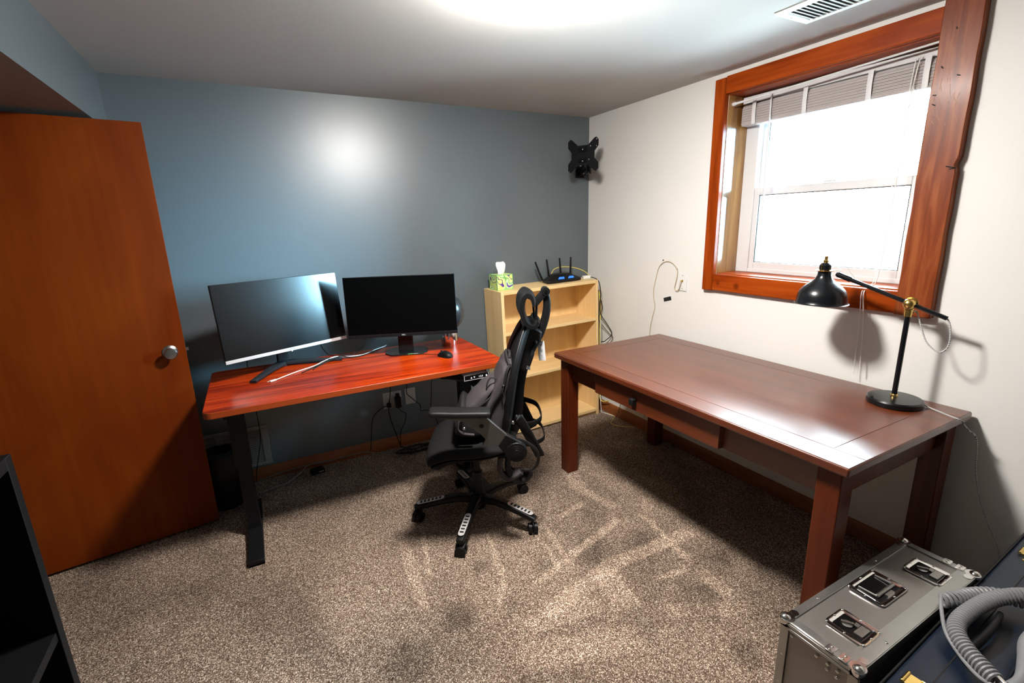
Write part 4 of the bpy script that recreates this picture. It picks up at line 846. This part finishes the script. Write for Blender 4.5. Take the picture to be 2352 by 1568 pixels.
# ------------------------------------------------------------------ backpack on the chair
bk = thing('backpack', 'grey and black backpack leaning on the chair seat against the backrest', 'backpack', (-1.54, -1.078, 0), (0, 0, R(155)))
def bagform(prof, W2, name, m, parent, ins=.020):
    pr = spl([(x, 0, z) for x, z in prof], 3, closed=True); cx = sum(p.x for p in pr) / len(pr); cz = sum(p.z for p in pr) / len(pr)
    v = []; f_ = []; k = len(pr); ly = [(-1, .72), (-.96, .88), (-.82, .98), (-.4, 1.02), (0, 1.03), (.4, 1.02), (.82, .98), (.96, .88), (1, .72)]
    for (t_, sc) in ly:
        for i, p in enumerate(pr): v.append((cx + (p.x - cx) * sc + .003 * math.sin(i * 2.1 + t_ * 4), t_ * W2, cz + (p.z - cz) * sc + .003 * math.cos(i * 1.7 + t_ * 3)))
    for a_ in range(len(ly) - 1):
        for i in range(k): f_.append((a_ * k + i, a_ * k + (i + 1) % k, (a_ + 1) * k + (i + 1) % k, (a_ + 1) * k + i))
    f_ += [tuple(range(k)), tuple(range((len(ly) - 1) * k, len(ly) * k))]
    mb = MB(); mb.add(v, f_); return mb.build(name, m, parent, sub=1)
bagform([(-.200, .885), (-.176, .902), (-.150, .875), (-.122, .820), (-.090, .755), (-.055, .680), (-.020, .600), (-.030, .520), (-.085, .510), (-.130, .530), (-.150, .62), (-.158, .70), (-.176, .79)], .155, 'main_compartment', 'bag_grey', bk)
bagform([(-.118, .795), (-.085, .782), (-.035, .742), (.015, .695), (.060, .640), (.098, .585), (.098, .535), (.05, .520), (-.02, .530), (-.05, .62), (-.075, .73)], .135, 'front_pocket', 'bag_grey', bk)
zp = MB(); 
for y in (.160, -.160): zp.tube(spl([(-.184, y * .90, .896), (-.168, y, .868), (-.155, y * 1.01, .810), (-.132, y * 1.02, .760), (-.098, y * 1.02, .710), (-.075, y * 1.01, .65), (-.060, y, .59)], 5), .0075, 6)
zp.tube(spl([(-.184, .144, .896), (-.176, .07, .910), (-.176, -.07, .910), (-.184, -.144, .896)], 5), .0075, 6)
zp.build('zipper', 'bag_black', bk)
MB().tube(spl([(-.112, .120, .795), (-.104, .138, .755), (-.070, .141, .722), (-.030, .141, .690), (.010, .140, .645)], 5), .0055, 6).build('zipper', 'bag_black', bk)
MB().sweep(spl([(-.152, .168, .800), (-.146, .172, .775), (-.150, .170, .750)], 4), rrect(.010, .004, .001, 2)).ball((-.150, .168, .802), .007, 10).build('zipper_pull', 'bag_black', bk)
MB().sweep(spl([(-.118, .10, .815), (-.092, .105, .825), (-.074, .108, .800), (-.070, .11, .765), (-.085, .108, .74)], 5), rrect(.014, .004, .001, 2)).build('gear_loop', 'bag_black', bk)
MB().tube(spl([(-.183, .05, .895), (-.190, .04, .920), (-.190, -.04, .920), (-.183, -.05, .895)], 6), .007, 8).build('top_handle', 'bag_black', bk)
# side pocket and compression strap seen through the armrest
bagform([(.060, .690), (.085, .640), (.100, .585), (.095, .545), (.03, .530), (-.03, .535), (-.045, .575), (.005, .615), (.035, .66)], .165, 'side_pocket', 'bag_black', bk)
MB().sweep(spl([(.045, .185, .665), (.070, .190, .640), (.075, .190, .60), (.05, .188, .575), (.0, .186, .565)], 5), rrect(.026, .006, .002, 2)).build('side_strap', 'bag_grey', bk)
MB().ball((.046, .196, .605), .008, 12).build('strap_buckle', 'chrome', bk)
# shoulder straps trailing below the seat back
MB().sweep(spl([(-.143, .15, .47), (-.120, .155, .395), (-.125, .155, .340), (-.155, .15, .308), (-.190, .15, .318), (-.225, .15, .340)], 6), rrect(.056, .026, .010, 3)).build('shoulder_strap', 'bag_grey', bk)
MB().sweep(spl([(-.165, .13, .46), (-.162, .135, .40), (-.160, .14, .345), (-.185, .14, .300), (-.215, .13, .276), (-.255, .12, .290), (-.270, .12, .320)], 6), rrect(.050, .028, .010, 3)).build('shoulder_strap', 'bag_black', bk)
MB().sweep(spl([(-.175, .235, .545), (-.215, .24, .553), (-.262, .235, .525), (-.300, .225, .482), (-.308, .215, .435), (-.300, .20, .39), (-.275, .18, .355), (-.250, .15, .340)], 6), rrect(.005, .016, .002, 2)).build('webbing', 'bag_black', bk)
MB().sweep(spl([(-.150, .12, .42), (-.170, .12, .352), (-.205, .12, .328), (-.245, .12, .326)], 6), rrect(.004, .014, .0015, 2)).build('webbing', 'bag_grey', bk)
MB().cbox((-.258, .12, .324), (.034, .020, .012)).build('webbing_end', 'bag_grey', bk, .004)
# ------------------------------------------------------------------ flight case
fcx0, fcx1, fcy0, fcy1, fh = -1.232, -.540, -2.778, -2.570, .420
fc_ = thing('flight_case', 'silver aluminium flight case with recessed latches standing by the table leg', 'case', ((fcx0 + fcx1) / 2, (fcy0 + fcy1) / 2, 0))
LX2, LY2 = (fcx1 - fcx0) / 2, (fcy1 - fcy0) / 2
MB().box(-LX2 + .004, LX2 - .004, -LY2 + .004, LY2 - .004, .012, fh - .003).build('panel', 'case_panel', fc_)
rl = MB(); e = .024; t_ = .0025
for sy in (-1, 1):
    for (z0_, z1_) in ((fh - e, fh), (.008, .008 + e)): rl.box(-LX2, LX2, sy * LY2 - t_, sy * LY2 + t_ * .2, z0_, z1_)
    e2 = .044 if sy < 0 else e
    rl.box(-LX2, LX2, min(sy * LY2, sy * (LY2 - e2)), max(sy * LY2, sy * (LY2 - e2)), fh - t_, fh + .0008)
for sx in (-1, 1):
    for (z0_, z1_) in ((fh - e, fh), (.008, .008 + e)): rl.box(sx * LX2 - t_, sx * LX2 + t_ * .4, -LY2, LY2, z0_, z1_)
    rl.box(min(sx * LX2, sx * (LX2 - e)), max(sx * LX2, sx * (LX2 - e)), -LY2, LY2, fh - t_, fh + .001)
    for sy in (-1, 1):
        rl.box(sx * LX2 - t_, sx * LX2 + t_ * .4, min(sy * LY2, sy * (LY2 - e)), max(sy * LY2, sy * (LY2 - e)), 0.008, fh)
        rl.box(min(sx * LX2, sx * (LX2 - e)), max(sx * LX2, sx * (LX2 - e)), sy * LY2 - t_, sy * LY2 + t_ * .2, 0.008, fh)
# raised double ridge on the camera-side end where lid and body meet
rl.box(-LX2 - .005, -LX2, -LY2 + .02, LY2 - .02, fh - .012, fh - .004); rl.box(-LX2 - .005, -LX2, -LY2 + .02, LY2 - .02, fh - .026, fh - .018)
rl.build('edge_rail', 'case_rail', fc_, .0008)
for sx in (-1, 1):
    for sy in (-1, 1):
        for z in (fh, .012):
            f = MB(); f.ball((sx * (LX2 - .006), sy * (LY2 - .006), z - (.006 if z > .1 else -.004)), .0165, 20)
            if z > .1:
                f.cyl((sx * (LX2 - .010), sy * (LY2 - .010), fh - .001), (sx * (LX2 - .010), sy * (LY2 - .010), fh + .002), .020); f.cyl((sx * (LX2 - .042), sy * (LY2 - .012), fh - .001), (sx * (LX2 - .042), sy * (LY2 - .012), fh + .0025), .011)
                f.cbox((sx * (LX2 - .026), sy * (LY2 - .011), fh + .0005), (.036, .020, .003))
            f.build('corner_cap', 'chrome', fc_)
rv = []
for x in (-.19, .14): rv += [(x, LY2 - .012), (x, -LY2 + .012)]
for x, y in rv: MB().ball((x, y, fh + .001), .0042, 10, (1, 1, .5)).build('rivet', 'chrome', fc_)
for y, z in ((.07, fh - .04), (.0, fh - .045), (-.03, fh - .045), (-.055, fh - .045), (-.03, fh - .062), (-.055, fh - .065), (-.08, fh - .07), (.09, .20), (.09, .30), (-.09, .30)): MB().ball((-LX2 - .001, y, z), .0045, 10, (.5, 1, 1)).build('rivet', 'chrome', fc_)
def dish(cx, cy, lx, ly, kind):
    par = MB(); N = 6; z = fh + .0012
    outer = rrect(lx, ly, .016, N); mid = rrect(lx - .022, ly - .022, .008, N); inn = rrect(lx - .030, ly - .030, .005, N)
    k = len(outer); v = [(cx + x, cy + y, fh) for x, y in outer] + [(cx + x * .985, cy + y * .985, z + .0018) for x, y in outer] + [(cx + x, cy + y, z + .0018) for x, y in mid] + [(cx + x, cy + y, z + .0004) for x, y in inn]
    f_ = [(a_ * k + i, a_ * k + (i + 1) % k, (a_ + 1) * k + (i + 1) % k, (a_ + 1) * k + i) for a_ in range(3) for i in range(k)] + [tuple(range(3 * k, 4 * k)), tuple(range(k - 1, -1, -1))]
    par.add(v, f_); par_o = par.build('recessed_handle' if kind == 'handle' else 'recessed_latch', 'chrome', fc_)
    MB().prism([(cx + x * .98, cy + y * .98) for x, y in inn], z + .0003, z + .0010, 'z').build('dish_floor', 'black_gloss', par_o)
    for sx in (-1, 0, 1):
        for sy in (-1, 1): MB().ball((cx + sx * (lx / 2 - .007), cy + sy * (ly / 2 - .006), z + .002), .0038, 8, (1, 1, .5)).build('rivet', 'chrome', par_o)
    for sx in (-1, 1): MB().ball((cx + sx * (lx / 2 - .006), cy, z + .002), .0035, 8, (1, 1, .5)).build('rivet', 'chrome', par_o)
    q_ = MB()
    if kind == 'handle':
        q_.tube([(cx - lx * .32, cy - ly * .20, z + .006), (cx + lx * .32, cy - ly * .20, z + .006)], .0055, 10); q_.tube([(cx - lx * .32, cy - ly * .20, z + .006), (cx - lx * .32, cy + ly * .28, z + .003)], .003, 8); q_.tube([(cx + lx * .32, cy - ly * .20, z + .006), (cx + lx * .32, cy + ly * .28, z + .003)], .003, 8); q_.cbox((cx, cy - ly * .32, z + .003), (lx * .25, .010, .005))
        q_.build('drop_grip', 'steel_brushed', par_o)
    else:
        q_.lathe([(.014, 0), (.014, .004), (.009, .0055)], 20, Matrix.Translation((cx - .004, cy + .012, z))); q_.cbox((cx - .004, cy + .012, z + .007), (.006, .030, .007), (0, 0, R(35))); q_.cbox((cx, cy - ly * .22, z + .003), (lx * .45, .022, .005)); q_.cbox((cx + .012, cy - ly * .05, z + .004), (.016, .012, .004))
        q_.build('twist_catch', 'steel_brushed', par_o)
ox, oy = fc_.location.x, fc_.location.y
dish(-.875 - ox, -2.648 - oy, .150, .105, 'handle'); dish(-1.100 - ox, -2.692 - oy, .095, .108, 'latch'); dish(-.662 - ox, -2.692 - oy, .095, .105, 'latch')
for y in (-.028, -.062):
    for x in (-LX2 + .008, LX2 - .010):
        hp = MB().cbox((x, y, fh + .002), (.028, .022, .003)).build('hinge_plate', 'chrome', fc_, .001)
        for dx in (-.007, .007): MB().ball((x + dx, y, fh + .0038), .0034, 8, (1, 1, .5)).build('rivet', 'steel_brushed', hp)
# ------------------------------------------------------------------ long dark case
lcase = thing('instrument_case', 'long navy-black hard case with brass latches behind the silver flight case', 'case', (-.665, -2.874, 0), (0, 0, R(2.5)))
LL, LWd, LHt = .62, .085, .405
MB().sweep([(-LL, 0, .0 + LHt / 2), (LL, 0, LHt / 2)], rrect(2 * LWd - .002, LHt, .012, 4), up=(0, 0, 1)).build('shell', 'navy_leather', lcase)
MB().box(-LL + .01, LL - .01, .0145, .0175, LHt - .0005, LHt + .0008).build('lid_seam', 'nick', lcase)
MB().box(-LL - .001, LL + .001, LWd - .004, LWd + .002, LHt - .018, LHt + .002).box(-LL - .001, LL + .001, -LWd - .002, -LWd + .004, LHt - .018, LHt + .002).build('edge_binding', 'black_matte', lcase, .002)
for x in (-.470, .415):
    f = MB(); f.cbox((x, .042, LHt + .004), (.040, .034, .006)); f.cbox((x, .008, LHt + .005), (.030, .040, .006)); f.tube([(x - .016, .030, LHt + .009), (x - .016, -.012, LHt + .009), (x + .016, -.012, LHt + .009), (x + .016, .030, LHt + .009)], .003, 8); f.cyl((x - .022, .058, LHt + .006), (x + .022, .058, LHt + .006), .005)
    f.build('latch', 'gold', lcase, .0015)
    MB().cyl((x - .05, .04, LHt), (x - .05, .04, LHt + .003), .004).build('rivet', 'gold', lcase)
f = MB(); f.sweep(spl([(-.250, -.002, LHt), (-.245, -.004, LHt + .022), (-.18, -.010, LHt + .032), (-.11, -.010, LHt + .032), (-.05, -.004, LHt + .022), (-.045, -.002, LHt)], 5), rrect(.032, .014, .006, 3), up=(0, 1, 0)); f.build('carry_handle', 'black_plastic', lcase)
# coiled cable on the case
def coil(pts, R_, pitch, wr):
    P = spl(pts, 24); out = []; ang = 0; L_ = 0; prev = Vector((0, 0, 1)); res = []
    # resample finely
    step = pitch / 14; acc = 0
    for i in range(len(P) - 1):
        seg = (P[i + 1] - P[i]).length
        while acc < seg: res.append(P[i].lerp(P[i + 1], acc / seg)); acc += step
        acc -= seg
    for i, p in enumerate(res):
        t = (res[min(i + 14, len(res) - 1)] - res[max(i - 14, 0)]).normalized(); a = (prev - t * prev.dot(t)).normalized(); b = t.cross(a)
        if i: ang += (res[i] - res[i - 1]).length / pitch * 2 * math.pi
        out.append(p + a * R_ * math.cos(ang) + b * R_ * math.sin(ang))
    return out
ccb = thing('coiled_cable', 'grey coiled cable with a plug lying in loops on the dark case', 'cable', (0, 0, 0))
zt = LHt + .041
cp_ = [(-.800, -2.780, zt - .004), (-.765, -2.797, zt), (-.705, -2.815, zt), (-.655, -2.850, zt + .004), (-.625, -2.905, zt + .010), (-.610, -2.945, zt + .01)]
MB().tube(coil(cp_, .0175, .0125, .0045), .0046, 6).build('coil', 'coil_grey', ccb)
cp2 = [(-.600, -2.925, zt + .03), (-.635, -2.890, zt + .025), (-.695, -2.856, zt + .012), (-.778, -2.840, zt + .004), (-.860, -2.838, zt), (-.915, -2.855, zt), (-.955, -2.890, zt), (-.985, -2.930, zt), (-1.006, -2.962, zt)]
MB().tube(coil(cp2, .0175, .0105, .0045), .0046, 6).build('coil', 'coil_grey', ccb)
MB().tube(spl([(-.800, -2.775, zt + .012), (-.850, -2.795, zt + .006), (-.925, -2.835, zt - .005), (-.975, -2.885, zt - .012), (-1.015, -2.935, zt - .008), (-1.024, -2.965, zt)], 6), .0048, 8).build('straight_lead', 'coil_grey', ccb)
MB().tube(spl([(-1.000, -2.985, zt), (-.950, -2.990, zt + .002), (-.880, -2.975, zt + .004), (-.80, -2.955, zt + .006), (-.70, -2.955, zt + .008), (-.62, -2.95, zt + .010)], 6), .014, 12).build('cable_sleeve', 'coil_grey', ccb)
MB().cbox((-1.012, -2.975, zt), (.010, .044, .036), (0, 0, R(-28))).build('clamp', 'chrome', ccb, .002)
# ------------------------------------------------------------------ black bookcase at the left edge
bc = thing('black_bookcase', 'tall black open-front cabinet at the left edge near the camera', 'cabinet', (-2.90, -2.060, 0), (0, 0, 0))
D_, W_, H_ = .36, .80, 1.165
for y in (-.024, -W_): bx('side_panel', 'black_cabinet', -D_, 0, y, y + .024, 0, H_, bc, .001)
bx('top_panel', 'black_cabinet', -D_, 0, -W_ + .024, -.024, H_ - .024, H_, bc, .001)
bx('back_panel', 'black_matte', -D_, -D_ + .006, -W_ + .024, -.024, .02, H_ - .024, bc)
for z in (.06, .42, .78): bx('shelf', 'black_cabinet', -D_ + .006, -.004, -W_ + .024, -.024, z - .02, z, bc, .001)
